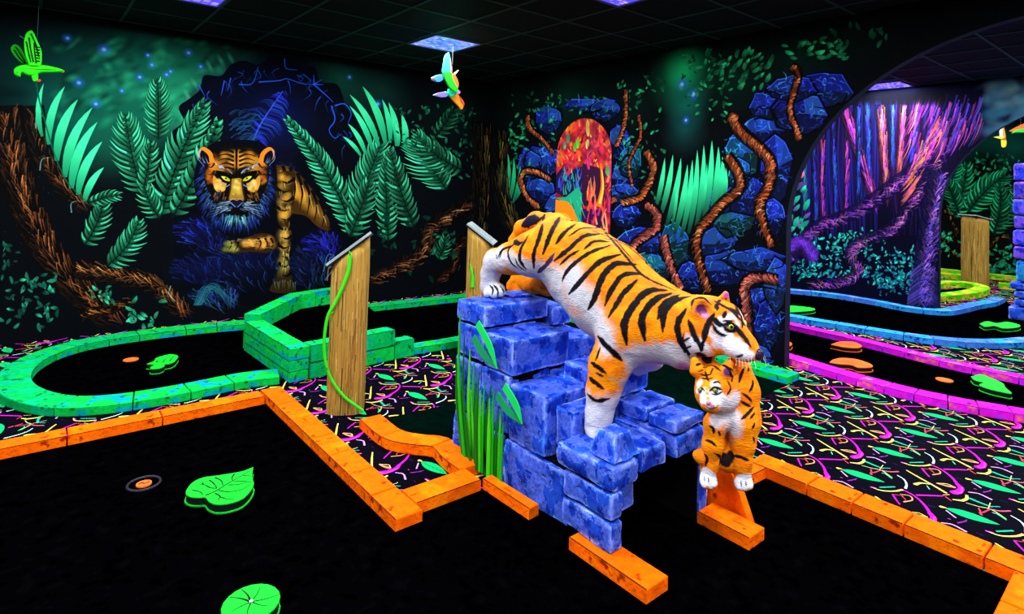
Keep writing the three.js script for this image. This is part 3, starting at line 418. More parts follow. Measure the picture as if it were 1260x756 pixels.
// ---------------------------------------------------------------- structure: carpet, walls with murals, ceiling grid, lamps
function carpetTexture() {
  const N = 640, c = makeCanvas(N, N), g = c.getContext('2d'); reseed(11); g.lineCap = 'round'; g.lineJoin = 'round';
  g.fillStyle = '#03020b'; g.fillRect(0, 0, N, N);
  for (let i = 0; i < 2600; i++) { g.fillStyle = ['#06041a', '#020208', '#08051e', '#0b0620'][Math.floor(rnd() * 4)]; g.fillRect(rnd() * N, rnd() * N, 5, 5); }
  // strokes noted along a slanting sample of the weave, laid out on one repeat
  const T = (x, y) => { const p = onFloor(960 + x / 6.3, 480 + y / 6.3); return [(p.x - 3.999) / 0.4575 * N, (p.z + 1.855) / 0.48 * N]; };
  const wrap = (f) => { for (let i = -2; i <= 2; i++) for (let j = -2; j <= 2; j++) { g.save(); g.translate(i * N, j * N); f(); g.restore(); } };
  const line = (pts, w, col, w2 = w) => (w *= 1.25, w2 *= 1.25, wrap)(() => {
    const q = spline(pts.map((p) => T(...p)), 8), n = q.length, L = [], R = [];
    q.forEach((p, i) => { const a = q[Math.max(0, i - 1)], b = q[Math.min(n - 1, i + 1)], l = Math.hypot(b[0] - a[0], b[1] - a[1]) || 1, ww = lerp(w, w2, i / (n - 1)) / 2; L.push([p[0] - (b[1] - a[1]) / l * ww, p[1] + (b[0] - a[0]) / l * ww]); R.push([p[0] + (b[1] - a[1]) / l * ww, p[1] - (b[0] - a[0]) / l * ww]); });
    g.fillStyle = col; g.beginPath(); [...L, ...R.reverse()].forEach((p, i) => (i ? g.lineTo(...p) : g.moveTo(...p))); g.closePath(); g.fill();
    for (const [p, r] of [[q[0], w], [q[n - 1], w2]]) { g.beginPath(); g.arc(p[0], p[1], r / 2, 0, 7); g.fill(); }
  });
  const pink = '#f018d8', yel = '#e4da60', teal = '#16b088', cy = '#5ad8c0', red = '#f0405a', grn = '#0cd06e', lil = '#d8a0e8', or = '#e8a060';
  wrap(() => {                                        // the green leaf
    const a = T(100, 240), b = T(365, 310), dx = b[0] - a[0], dy = b[1] - a[1]; g.fillStyle = grn; g.beginPath(); g.moveTo(...a);
    g.quadraticCurveTo(a[0] + dx * .32 + dy * .36, a[1] + dy * .32 - dx * .36, ...b); g.quadraticCurveTo(a[0] + dx * .4 - dy * .36, a[1] + dy * .4 + dx * .36, ...a); g.fill();
    g.strokeStyle = '#064a2c'; g.lineWidth = 4; g.beginPath(); g.moveTo(a[0] + dx * .1, a[1] + dy * .1); g.lineTo(b[0] - dx * .1, b[1] - dy * .1); g.stroke();
    g.strokeStyle = '#0a8a4a'; g.lineWidth = 3; for (let i = 1; i < 6; i++) for (const s of [-1, 1]) { g.beginPath(); g.moveTo(a[0] + dx * i / 7, a[1] + dy * i / 7); g.lineTo(a[0] + dx * (i + 1) / 7 + s * dy * .09, a[1] + dy * (i + 1) / 7 - s * dx * .09); g.stroke(); }
  });
  line([[80, 234], [100, 238]], 22, yel, 10); line([[98, 250], [130, 278]], 9, lil);
  line([[462, 346], [530, 378], [585, 425], [612, 470]], 7, pink, 16); line([[612, 470], [628, 495], [600, 516], [570, 522]], 22, pink, 40); line([[575, 520], [610, 525], [636, 490]], 14, '#ff40e8', 10);
  line([[556, 378], [640, 380], [714, 383]], 13, pink, 10); line([[722, 378], [760, 376]], 7, or); line([[735, 388], [765, 408]], 8, red, 5);
  line([[288, 384], [345, 420], [420, 465], [510, 522]], 9, yel, 16); line([[318, 470], [360, 462], [420, 470]], 22, yel, 8); line([[395, 480], [405, 500]], 6, cy); line([[475, 465], [530, 480], [578, 488]], 14, '#e88a6a', 22); line([[478, 464], [545, 470], [575, 484]], 6, yel);
  line([[780, 402], [835, 408]], 10, yel, 18); line([[835, 408], [866, 398], [872, 382]], 18, yel, 14);
  line([[270, 334], [330, 352], [420, 356], [466, 350]], 8, yel, 14); line([[330, 336], [420, 334]], 12, teal); line([[268, 333], [300, 340]], 8, pink);
  line([[456, 274], [490, 294], [502, 320], [490, 342]], 7, '#bff0d8', 13);
  line([[400, 374], [415, 400], [432, 424]], 10, pink, 7); line([[405, 374], [470, 380]], 4, red); line([[450, 372], [508, 382], [518, 402], [462, 412]], 6, or, 9); line([[455, 380], [475, 400]], 6, red);
  line([[890, 364], [950, 372], [1022, 402]], 8, lil, 12); line([[892, 398], [950, 420], [1010, 440]], 20, teal, 12); line([[1000, 438], [1062, 440]], 9, '#12a08a');
  line([[860, 420], [930, 438], [1000, 452], [1080, 500]], 6, '#b0d070', 9); line([[928, 448], [940, 468], [1000, 452]], 8, red); line([[1000, 452], [1060, 462], [1122, 462]], 9, '#e85a70', 11); line([[990, 448], [1010, 420]], 5, '#d0d070'); line([[1040, 480], [1082, 506]], 9, grn); line([[1010, 470], [1050, 482]], 6, cy); line([[930, 470], [935, 480]], 12, red);
  line([[720, 498], [730, 502]], 7, '#c030a0'); line([[775, 520], [830, 512]], 9, '#a020a0', 6); line([[150, 300], [190, 288]], 5, '#7a20a0');
  line([[610, 430], [650, 440]], 3, '#3a2a8a'); line([[210, 340], [240, 352]], 3, '#3a1a6a');
  const t = canvasTex(c, true); t.flipY = false; t.repeat.set(1 / 0.4575, -1 / 0.48); t.offset.set(-3.999 / 0.4575, 1.855 / 0.48); return t;   // u along x, v along z
}
const carpetMat = std({ map: carpetTexture(), roughness: 0.95, specularIntensity: 0.05, color: lin(.8, .8, .8) });
{
  const g = slab([[-3.1, -6.84], [14.7, -6.84], [14.7, 3.1], [-3.1, 3.1]], 0.1, 0); g.translate(0, -0.1, 0); struct('floor', g, carpetMat);
}
const wallDark = std({ color: lin(0.006, 0.008, 0.012), roughness: 0.9 }), jambMat = std({ color: lin(0.004, 0.008, 0.024), roughness: 0.6 });
function muralMat(m, W, off) { const t = canvasTex(m.c); t.repeat.set(1 / W, 1 / CEIL); t.offset.set(off / W, 0); return std({ map: t, roughness: 0.9, specularIntensity: 0.1, color: lin(.86, .86, .86) }); }
{
  const s = new THREE.Shape([[-3.1, 0], [5.2, 0], [5.2, CEIL + 0.1], [-3.1, CEIL + 0.1]].map((p) => new THREE.Vector2(...p)));
  const g = new THREE.ExtrudeGeometry(s, { depth: 0.1, bevelEnabled: false }); g.translate(0, 0, BACKZ - 0.1);
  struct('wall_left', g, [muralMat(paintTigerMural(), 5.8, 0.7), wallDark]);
}
function archWall(name, X, z0, z1, arch, mats, t = 0.1) {   // wall in the plane x = X with an elliptical archway
  const s = new THREE.Shape(), [cz, a, y0, b] = arch; s.moveTo(z0, 0); s.lineTo(cz - a, 0); s.lineTo(cz - a, y0);
  for (let i = 1; i <= 40; i++) { const q = Math.PI - Math.PI * i / 40; s.lineTo(cz + Math.cos(q) * a, y0 + Math.sin(q) * b); }
  s.lineTo(cz + a, 0); s.lineTo(z1, 0); s.lineTo(z1, CEIL + 0.1); s.lineTo(z0, CEIL + 0.1); s.closePath();
  const g = new THREE.ExtrudeGeometry(s, { depth: t, bevelEnabled: false }); g.rotateY(-Math.PI / 2); g.translate(X + t, 0, 0);
  return struct(name, g, mats);
}
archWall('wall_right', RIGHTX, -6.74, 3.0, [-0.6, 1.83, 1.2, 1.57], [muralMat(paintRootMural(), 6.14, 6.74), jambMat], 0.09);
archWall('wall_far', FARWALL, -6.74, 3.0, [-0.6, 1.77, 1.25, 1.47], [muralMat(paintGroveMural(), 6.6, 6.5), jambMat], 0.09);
{
  const s = new THREE.Shape([[-6.84, 0], [3.1, 0], [3.1, CEIL + 0.1], [-6.84, CEIL + 0.1]].map((p) => new THREE.Vector2(...p)));
  const g = new THREE.ExtrudeGeometry(s, { depth: 0.1, bevelEnabled: false }); g.rotateY(-Math.PI / 2); g.translate(LASTWALL + 0.1, 0, 0);
  struct('wall_end', g, [muralMat(paintFernMural(), 5.0, 5.0), wallDark]);
  struct('wall_back', box(5.2, 14.7, 0, CEIL + 0.1, -6.84, -6.74), wallDark);
  struct('wall_near', box(-3.1, 14.7, 0, CEIL + 0.1, 3.0, 3.1), wallDark);
  struct('wall_west', box(-3.1, -3.0, 0, CEIL + 0.1, -6.74, 3.0), wallDark);
  }
// the arched picture on the right wall
{
  const W = 0.9, s = new THREE.Shape(), h0 = 1.35; s.moveTo(-W / 2, 0); s.lineTo(-W / 2, h0); for (let i = 1; i <= 24; i++) { const q = Math.PI - Math.PI * i / 24; s.lineTo(Math.cos(q) * W / 2, h0 + Math.sin(q) * 0.45); } s.lineTo(W / 2, 0); s.closePath();
  const t = canvasTex(paintPortal().c); t.repeat.set(1 / 0.9, 1 / 1.8); t.offset.set(0.5, 0);
  const g = new THREE.ExtrudeGeometry(s, { depth: 0.016, bevelEnabled: false });
  const p = mesh(numbered('arched_picture'), g, [std({ map: t, roughness: 0.6, color: lin(.95, .95, .95) }), M.ink], scene, [RIGHTX - 0.001, 0.525, -4.875]); p.rotation.y = -Math.PI / 2;
  tag(p, 'arched red and orange jungle picture on the wall of painted roots', 'picture');
}
// ceiling: slab, tiles, T-bars
const ceilSlab = struct('ceiling', box(-3.1, 14.7, CEIL + 0.02, CEIL + 0.12, -6.84, 3.1), std({ color: lin(0.002, 0.002, 0.003) }));
{
  const tex = (c0, c1, s) => { const t = dataTex(128, (u, v) => mixc(c0, c1, tfbm(u, v, 16, s, 3))); return std({ map: t, roughness: 0.9 }); };
  const tileM = tex([9, 14, 24], [15, 22, 35], 3);
  const barM = std({ color: lin(0.018, 0.062, 0.065), roughness: 0.6 });
  const tg = box(-0.289, 0.289, 0, 0.012, -0.289, 0.289), lampSet = new Set(lampSpots.map(([x, z]) => Math.round(x * 10) + ',' + Math.round(z * 10)));
  const rooms = [[-3.0, 5.1, -6.74, 3.0, 0, -5.5, 0], [5.19, FARWALL, -6.74, 3.0, 5.4, -3.2, 1], [FARWALL + 0.09, LASTWALL, -5, 0.6, 9.6, -3.1, 2]];
  const tm = tileM, bm = barM; for (const [x0, x1, z0, z1, ox, oz, room] of rooms) {
    const xs = [], zs = []; for (let i = -20; i < 30; i++) { const a = ox + i * 0.6; if (a > x0 - 0.55 && a < x1) xs.push(a); const b = oz + i * 0.6; if (b > z0 - 0.55 && b < z1) zs.push(b); }
    for (const x of xs) { if (x > x0 + 0.02) mesh('grid_bar', box(x - 0.012, x + 0.012, CEIL - 0.006, CEIL + 0.004, z0, z1), bm, ceilSlab); }
    for (const z of zs) { if (z > z0 + 0.02) mesh('grid_bar', box(x0, x1, CEIL - 0.0055, CEIL + 0.0035, z - 0.012, z + 0.012), bm, ceilSlab); }
    for (const x of xs) for (const z of zs) {
      if (room === 1 && z < -4.6) continue; if (room === 0 && (z > 0.6 || x < -2.5)) continue;
      if (lampSpots.some(([lx, lz]) => Math.abs(lx - x) < 0.35 && Math.abs(lz - z) < 0.35)) continue;
      const a0 = Math.max(x0, x + 0.011), a1 = Math.min(x1, x + 0.589), b0 = Math.max(z0, z + 0.011), b1 = Math.min(z1, z + 0.589); if (a1 - a0 < 0.05 || b1 - b0 < 0.05) continue;
      if (a1 - a0 > 0.57 && b1 - b0 > 0.57) mesh('ceiling_tile', tg, tm, ceilSlab, [(a0 + a1) / 2, CEIL + 0.005, (b0 + b1) / 2]); else mesh('ceiling_tile', box(a0, a1, CEIL + 0.005, CEIL + 0.017, b0, b1), tm, ceilSlab);
    }
  }
}
{
  const c = makeCanvas(256, 256), g = c.getContext('2d'); reseed(21);
  g.fillStyle = '#3a58c8'; g.fillRect(0, 0, 256, 256);
  for (let i = 0; i < 12; i++) for (let j = 0; j < 12; j++) { g.fillStyle = (j + (i > 5 ? 1 : 0)) % 4 < 2 ? ['#48b4c4', '#6ac8d0', '#3a9ab8'][Math.floor(rnd() * 3)] : ['#8a78ff', '#b49cff', '#5a5af0', '#d8c8ff'][Math.floor(rnd() * 4)]; g.fillRect(i * 21.3 + 2, j * 21.3 + 3, 18, 13); }
  const t = canvasTex(c); const c2 = makeCanvas(256, 256), g2 = c2.getContext('2d'); g2.fillStyle = '#4038d8'; g2.fillRect(0, 0, 256, 256);
  for (let i = 0; i < 8; i++) for (let j = 0; j < 14; j++) { g2.fillStyle = ['#7a60ff', '#a888ff', '#4a48f0', '#c8b0ff'][Math.floor(rnd() * 4)]; g2.fillRect(i * 32 + 3, j * 18.3 + 3, 24, 11); }
  const t2 = canvasTex(c2);
  const glow = [t, t2].map((q) => std({ color: 0x000000, emissive: 0xffffff, emissiveMap: q, emissiveIntensity: 0.85, roughness: 0.5 }));
  const frameM = std({ color: lin(0.1, 0.12, 0.2), roughness: 0.5 });
  const labels = { '3,-5.5': 'teal and lilac glowing ceiling light panel above the hanging rainbow parrot', '0.6,-5.5': 'violet glowing ceiling light panel above the painted tiger mural', '3,-3.1': 'lilac glowing ceiling light panel above the tiger statue', '8.53,-3.22': 'violet glowing ceiling light panel before the purple tree mural', '5.4,-0.7': 'violet glowing ceiling light panel just behind the archway' };
  for (const [x, z] of lampSpots) {
    const l = thing('ceiling_light', labels[x + ',' + z] ?? 'violet ceiling light panel out over the rest of the course, some added to brighten it', 'ceiling light', [x + 0.3, CEIL - 0.02, z + 0.3], 0, 'ceiling light panels');
    const f = 0.285; mesh('frame', mergeGeometries([box(-f, f, 0.004, 0.02, -f, -f + 0.018), box(-f, f, 0.004, 0.02, f - 0.018, f), box(-f, -f + 0.018, 0.004, 0.02, -f + 0.018, f - 0.018), box(f - 0.018, f, 0.004, 0.02, -f + 0.018, f - 0.018)]), frameM, l);
    const d = new THREE.PlaneGeometry(0.534, 0.534); d.rotateX(Math.PI / 2); mesh('diffuser', d, glow[x === 3 && z === -5.5 ? 0 : 1], l, [0, 0.012, 0]);
    const a = new THREE.RectAreaLight(LAMP_COLOR, LAMP_POWER, 0.53, 0.53); a.position.set(0, 0.002, 0); a.rotation.x = -Math.PI / 2; a.name = 'panel_light'; l.add(a);
  }
}
// black felt of the lanes
const feltMat = std({ map: dataTex(128, (u, v) => { const k = 3.2 * tfbm(u, v, 24, 9, 3); return [k * 0.9, k * 0.9, k * 1.3]; }), roughness: 1, specularIntensity: 0 });
const feltGreen = std({ map: dataTex(128, (u, v) => { const k = tfbm(u, v, 24, 19, 3); return [1, 7 + 10 * k, 5 + 5 * k]; }), roughness: 1, specularIntensity: 0 });
function felt(poly, label, y = 0, mat = feltMat, h = 0.006) { const g = slab(poly, h, 0); g.translate(0, y, 0); return tag(mesh(numbered('putting_green'), g, mat, scene), label, 'putting green'); }
// ---------------------------------------------------------------- lanes and kerbs
reseed(31);
felt([[-2.95, -4.1], [1.278, -4.1], [1.287, -2.36], [2.07, -2.358], [2.07, -2.8], [2.43, -2.8], [2.43, -1.735], [3.083, -1.735], [3.083, -0.545], [-2.95, -0.545]], 'large black felt lane with the heart leaf, inside the orange kerb');
felt([[1.9, -3.42], [2.33, -3.385], [4.68, -2.55], [4.68, -6.2], [2.9, -6.2], [2.9, -4.65], [3.6, -4.6], [3.6, -4.2], [2.5, -3.0], [3.09, -2.82], [1.86, -2.82], [1.8, -3.1]].slice(0, 2).concat([[2.6, -3.6], [2.95, -4.48], [4.67, -4.6], [4.67, -2.2], [3.3, -2.2], [3.12, -2.82], [1.93, -2.82], [1.82, -3.0], [1.8, -3.38]]), 'very dark green felt strip running behind the blue rock tunnel', 0, feltGreen, 0.005);
const OM = [M.orange, M.orangeB], GM = [M.green, M.greenB];
kerb('orange_kerb', 'orange kerb between the black felt lane and the green oval kerb', 'orange kerbs', [[-2.6, -4.19], [1.27, -4.165]], { width: 0.13, stone: 0.42, mats: OM, inkSide: 1 });
kerb('orange_kerb', 'orange kerb running from the wooden post to the jutting corner', 'orange kerbs', [[1.345, -4.235], [1.355, -2.3]], { width: 0.135, stone: 0.3, mats: OM, inkSide: 1 });
kerb('orange_kerb', 'short orange kerb closing the carpet triangle beside the grass clump', 'orange kerbs', [[1.425, -2.435], [1.795, -2.43]], { width: 0.14, stone: 0.42, mats: OM, inkSide: 1 });
kerb('orange_kerb', 'narrow orange kerb along the foot of the grass and rock', 'orange kerbs', [[1.835, -2.37], [1.845, -2.02]], { width: 0.06, stone: 0.5, mats: OM, inkSide: 1 });
kerb('orange_kerb', 'orange kerb under the left foot of the rock tunnel', 'orange kerbs', [[1.875, -1.765], [1.875, -1.355]], { width: 0.13, stone: 0.42, mats: OM, inkSide: 1 });
kerb('orange_kerb', 'short orange kerb under the right foot of the rock tunnel', 'orange kerbs', [[2.488, -1.55], [2.486, -1.29]], { width: 0.128, stone: 0.5, mats: OM, inkSide: 1 });
kerb('orange_kerb', 'long orange kerb beside the leaf-patterned carpet', 'orange kerbs', [[3.165, -1.66], [3.16, -0.45]], { width: 0.15, stone: 0.24, mats: OM, inkSide: 1 });
kerb('orange_kerb', 'orange end kerb at the open corner of the felt lane', 'orange kerbs', [[3.085, -0.47], [2.1, -0.45]], { width: 0.14, stone: 0.3, mats: OM, inkSide: -1 });
kerb('orange_kerb', 'orange kerb behind the tiger cub meeting the long kerb', 'orange kerbs', [[3.09, -1.63], [2.56, -1.66]], { width: 0.14, stone: 0.3, mats: OM, inkSide: -1 });
kerb('orange_kerb', 'wavy orange kerb beside the wooden post and dark green felt', 'orange kerbs', smooth([[1.69, -3.39], [1.69, -3.06], [1.76, -2.94], [1.85, -2.83], [1.832, -2.66], [1.828, -2.5]], 5), { width: 0.14, stone: 0.36, mats: OM, inkSide: 1 });
{ // orange wedge board against the right foot
  const s = new THREE.Shape([[-1.58, 0], [-1.36, 0], [-1.45, 0.2], [-1.5, 0.27], [-1.58, 0.27]].map((p) => new THREE.Vector2(...p)));
  const g = new THREE.ExtrudeGeometry(s, { depth: 0.04, bevelEnabled: true, bevelSize: 0.004, bevelThickness: 0.004, bevelSegments: 1 }); g.rotateY(-Math.PI / 2); const m = mesh(numbered('wedge_board'), g, M.orange, scene, [2.605, 0.006, 0]); tag(m, 'orange wedge-shaped board beside the right foot of the rock tunnel', 'board');
}
// green oval hole
const ringPath = smooth([[1.5, -4.53], [1.25, -4.585], [0.94, -4.565], [0.7, -4.56], [0.43, -4.605], [0.212, -4.73], [0.05, -4.98], [-0.035, -5.28], [-0.03, -5.6], [0.06, -5.9], [0.24, -6.15], [0.52, -6.3], [0.95, -6.345], [1.35, -6.32], [1.72, -6.25]], 5);
kerb('green_kerb', 'green oval kerb around the small leaf under the tiger mural', 'green kerbs', ringPath, { width: 0.2, stone: 0.3, mats: GM, inkSide: 1 });
felt([...offsetPath(ringPath, 0.102), [1.62, -5.4]], 'black felt inside the green oval kerb', 0, feltMat);
// raised green block with its platform
{
  const p = thing('green_block', 'raised green stone block platform behind the wooden post', 'platform', [1.5, 0, -4.47]);
  const o = [1.5, -4.47]; const add = (pts, y0, h, w = 0.14, st = 0.3) => kerbRun(p, o, pts, { width: w, h, y0, stone: st, mats: GM, gap: 0.005, name: 'stone_block', inkSide: 1 });
  add([[1.565, -5.46], [1.61, -4.42]], 0, 0.075, 0.14, 0.26); add([[1.565, -5.46], [1.61, -4.42]], 0.079, 0.08, 0.144, 0.3); add([[1.568, -5.45], [1.61, -4.42]], 0.163, 0.09, 0.15, 0.27);
  add([[1.69, -4.485], [2.44, -4.56]], 0, 0.12, 0.13, 0.36); add([[1.69, -4.485], [2.44, -4.56]], 0.124, 0.13, 0.134, 0.3);
  add([[2.445, -4.56], [2.64, -4.575]], 0, 0.15, 0.13, 0.3);
  add([[1.56, -5.47], [2.17, -6.15], [2.9, -6.3]], 0, 0.31, 0.15, 0.34);
  mesh('platform_felt', slab([[1.64 - 1.5, -4.55 + 4.47], [2.6 - 1.5, -4.62 + 4.47], [2.9 - 1.5, -6.2 + 4.47], [2.2 - 1.5, -6.06 + 4.47], [1.62 - 1.5, -5.42 + 4.47]], 0.17, 0), feltMat, p);
}
kerb('green_kerb', 'green kerb between carpet and felt leading right from the raised block', 'green kerbs', smooth([[2.65, -4.6], [3.1, -4.57], [3.6, -4.62], [4.1, -4.7]], 4), { width: 0.15, stone: 0.3, mats: GM, inkSide: 1 });
kerb('green_kerb', 'long green kerb along the foot of the painted roots in the corner', 'green kerbs', [[2.95, -6.33], [4.72, -6.2]], { width: 0.2, stone: 0.4, mats: GM, inkSide: 1 });
kerb('green_kerb', 'turquoise green kerb ending beside the archway jamb', 'green kerbs', [[4.78, -2.2], [4.8, -6.1]], { width: 0.2, stone: 0.36, mats: GM, inkSide: 1 });
felt([[2.62, -6.25], [4.7, -6.14], [4.7, -4.7], [4.1, -4.78], [2.64, -4.68]], 'black felt lane in the corner behind the second post', 0, feltMat);
// lanes beyond the archway
const MM = [M.magenta, M.magenta, M.magentaB], BM = [M.blue, M.blueB];
const magA = smooth([[5.4, -3.5], [5.33, -2.75], [5.285, -2.42], [5.2, -1.93], [5.19, -1.4], [5.36, -0.88], [5.7, -0.3]], 5), magB = smooth([[6.62, -3.9], [6.56, -3.08], [6.5, -2.33], [6.37, -1.55], [6.37, -1.06], [6.45, -0.4]], 5);
kerb('magenta_kerb', 'magenta kerb beside the leaf-patterned carpet at the archway', 'magenta kerbs', magA, { width: 0.16, stone: 0.2, mats: MM, inkSide: 1 });
kerb('magenta_kerb', 'magenta kerb beside the blue kerb beyond the archway', 'magenta kerbs', magB, { width: 0.15, stone: 0.26, mats: MM, inkSide: 1 });
felt([...offsetPath(magA, -0.082), ...offsetPath(magB, 0.077).reverse()], 'black felt lane with orange leaves between the magenta kerbs', 0, feltMat);
const bluA = smooth([[6.92, -4.2], [6.98, -3.28], [7.09, -2.53], [7.22, -1.97], [7.48, -1.62], [8.0, -1.33], [8.7, -1.15], [9.4, -1.1]], 5), bluB = smooth([[8.6, -4.9], [8.78, -4.09], [8.97, -3.64], [8.95, -3.0], [8.87, -2.62], [9.0, -2.33], [9.45, -2.22], [9.9, -2.18], [10.4, -2.1], [10.9, -2.1]], 5);
kerb('blue_kerb', 'pale blue kerb beside the magenta kerb beyond the archway', 'blue kerbs', bluA, { width: 0.17, stone: 0.28, mats: BM, inkSide: 1 });
kerb('blue_kerb', 'pale blue kerb at the foot of the purple tree mural', 'blue kerbs', bluB, { width: 0.16, stone: 0.3, mats: BM, inkSide: 1 });
felt([...offsetPath(bluA, -0.087), ...offsetPath(bluB, 0.082).reverse()], 'black felt lane between the two pale blue kerbs', 0, feltMat);
const LM = [M.lime];
kerb('lime_kerb', 'lime green kerb loop in front of the far wooden post', 'lime kerbs', smooth([[9.9, -2.75], [10.4, -2.55], [11.2, -2.42], [11.8, -2.5], [12.0, -2.75], [11.7, -2.95], [10.6, -3.1], [9.8, -3.2]], 5), { width: 0.2, h: 0.09, stone: 0.4, mats: LM });
kerb('lime_kerb', 'lime and yellow kerb running right of the far wooden post', 'lime kerbs', [[12.45, -2.4], [12.6, -1.7]], { width: 0.2, h: 0.09, stone: 0.5, mats: LM });
kerb('lime_kerb', 'yellow-green kerb at the foot of the far fern mural', 'lime kerbs', [[13.6, -3.8], [13.8, -1.6]], { width: 0.2, h: 0.09, stone: 0.5, mats: LM });
kerb('lime_kerb', 'short yellow-green kerb piece left of the far wooden post', 'lime kerbs', [[12.9, -3.5], [13.0, -2.95]], { width: 0.2, h: 0.09, stone: 0.5, mats: LM });
felt([[9.95, -2.8], [11.2, -2.5], [11.75, -2.6], [11.85, -2.75], [10.6, -3.0], [9.9, -3.12]], 'black felt inside the lime green kerb loop', 0, feltMat);

// ---------------------------------------------------------------- leaf obstacles and holes
const paintTop = (c, d, s) => std({ map: dataTex(128, (u, v) => mixc(c, d, tfbm(u, v, 6, s, 4))), roughness: 0.7 });
const padGreen = paintTop([0, 178, 24], [4, 200, 44], 3), padOrange = paintTop([255, 110, 4], [235, 80, 0], 4);
function pad(name, label, px, [ox, oy, k], h, mat, veins, group) {
  const w = px.map(([x, y]) => onFloor(ox + x / k, oy + y / k, h)), c = w.reduce((a, p) => a.add(p), V3(0, 0, 0)).multiplyScalar(1 / w.length);
  const t = thing(name, label, 'leaf obstacle', [c.x, 0.006, c.z], 0, group), sm = spline([...w, w[0]].map((p) => [p.x - c.x, p.z - c.z]), 4);
  const grow = (f) => { const cx = 0, cz = 0; return sm.map(([x, z]) => { const l = Math.hypot(x, z) || 1; return [x + x / l * f, z + z / l * f]; }); };
  h -= 0.006;
  mesh('base', slab(grow(0.004), 0.006, 0), mat, t); mesh('body', slab(grow(-0.003), h - 0.014, 0), M.ink, t, [0, 0.006, 0]); mesh('top', slab(sm, 0.008, 0.002), mat, t, [0, h - 0.008, 0]);
  for (const v of veins) { const q = v.map(([x, y]) => { const p = onFloor(ox + x / k, oy + y / k, h + 0.006); return V3(p.x - c.x, h, p.z - c.z); }); mesh('vein', tube(q, 0.0042, 5, false, 0.002).scale(1, 0.5, 1).translate(0, h * 0.5, 0), M.ink, t); }
  return t;
}
pad('leaf_pad', 'large green heart-shaped leaf on the black felt by the orange kerb', [[915, 140], [780, 190], [640, 215], [480, 240], [330, 262], [220, 310], [145, 390], [130, 450], [190, 485], [290, 492], [350, 488], [400, 540], [490, 572], [640, 558], [780, 510], [870, 430], [922, 330], [900, 270], [905, 200]], [215, 560, 9.45], 0.05, padGreen,
  [[[360, 470], [470, 425], [600, 345], [740, 265], [880, 180]], [[470, 265], [540, 300], [562, 355]], [[405, 295], [455, 335], [490, 385]], [[490, 390], [420, 385], [330, 345], [255, 352]], [[330, 345], [318, 318]], [[695, 222], [668, 265], [672, 300]], [[205, 412], [290, 430], [330, 465]], [[512, 415], [620, 430], [760, 410], [880, 345]], [[625, 352], [740, 345], [850, 312]], [[690, 312], [800, 308], [900, 322]], [[470, 450], [525, 480], [505, 530]], [[525, 490], [600, 512], [690, 515]], [[800, 240], [875, 240]]]);
{
  const c = onFloor(309, 741, 0.05), r = onFloor(344, 741, 0.05).distanceTo(c) * 0.97, pts = []; for (let i = 0; i < 20; i++) pts.push([c.x + Math.cos(i * Math.PI / 10) * r, c.z + Math.sin(i * Math.PI / 10) * r]);
  const t = thing('lily_pad', 'round bright green lily pad on the black felt', 'leaf obstacle', [c.x, 0.006, c.z]), loc = pts.map(([x, z]) => [x - c.x, z - c.z]);
  mesh('base', slab(loc.map(([x, z]) => [x * 1.02, z * 1.02]), 0.006, 0), padGreen, t); mesh('body', slab(loc.map(([x, z]) => [x * 0.97, z * 0.97]), 0.03, 0), M.ink, t, [0, 0.006, 0]); mesh('top', slab(loc, 0.01, 0.003), padGreen, t, [0, 0.034, 0]);
  const e = [[0.25, 1], [0.95, 0.75], [2.0, 0.9], [3.0, 0.75], [4.05, 0.96], [4.6, 0.95], [5.4, 0.8]]; e.forEach(([a, l], i) => mesh('vein', tube([V3(0.004 * Math.cos(a), 0.044, 0.004 * Math.sin(a)), V3(Math.cos(a + 0.1) * r * l * 0.5, 0.044, Math.sin(a + 0.1) * r * l * 0.5), V3(Math.cos(a) * r * l * 0.95, 0.044, Math.sin(a) * r * l * 0.95)], i > 3 && i < 6 ? 0.004 : 0.0022, 5, false, 0.0012), M.ink, t));
  mesh('screw', new THREE.CylinderGeometry(0.007, 0.007, 0.004, 12), std({ color: lin(0.5, 0.5, 0.55), metalness: 0.6, roughness: 0.4 }), t, [0, 0.046, 0]);
}
pad('leaf_pad', 'small green leaf inside the green oval kerb', [[180, 385], [330, 318], [360, 268], [540, 208], [700, 182], [825, 218], [790, 290], [735, 345], [640, 378], [555, 390], [540, 430], [430, 475], [270, 485], [250, 455], [330, 400]], [170, 425, 16.8], 0.05, padGreen, [[[270, 358], [380, 348], [560, 352], [650, 340]], [[510, 350], [560, 290], [640, 230]], [[650, 335], [700, 270], [760, 210]], [[380, 345], [410, 300]]]);
const Q = [960, 340, 4.2];
pad('leaf_pad', 'smaller orange leaf pad on the black felt between the magenta kerbs', [[262, 352], [310, 338], [380, 340], [422, 360], [400, 370], [330, 366]], Q, 0.05, padOrange, [[[280, 352], [350, 352], [410, 360]]]);
pad('leaf_pad', 'larger orange leaf pad on the black felt between the magenta kerbs', [[254, 444], [275, 430], [320, 422], [400, 430], [475, 458], [470, 470], [400, 470], [370, 458], [300, 452]], Q, 0.05, padOrange, [[[270, 440], [350, 445], [460, 464]]]);
pad('leaf_pad', 'orange leaf pad half hidden behind the archway jamb', [[-20, 350], [30, 335], [60, 345], [50, 360], [0, 366]], Q, 0.05, padOrange, []);
pad('leaf_pad', 'green frog-shaped leaf pad by the orange cup between the magenta kerbs', [[985, 518], [1040, 508], [1100, 530], [1150, 552], [1165, 575], [1195, 606], [1140, 596], [1080, 582], [1028, 562], [1050, 548], [1010, 538]], Q, 0.05, padGreen, [[[1020, 525], [1090, 548], [1150, 580]]]);
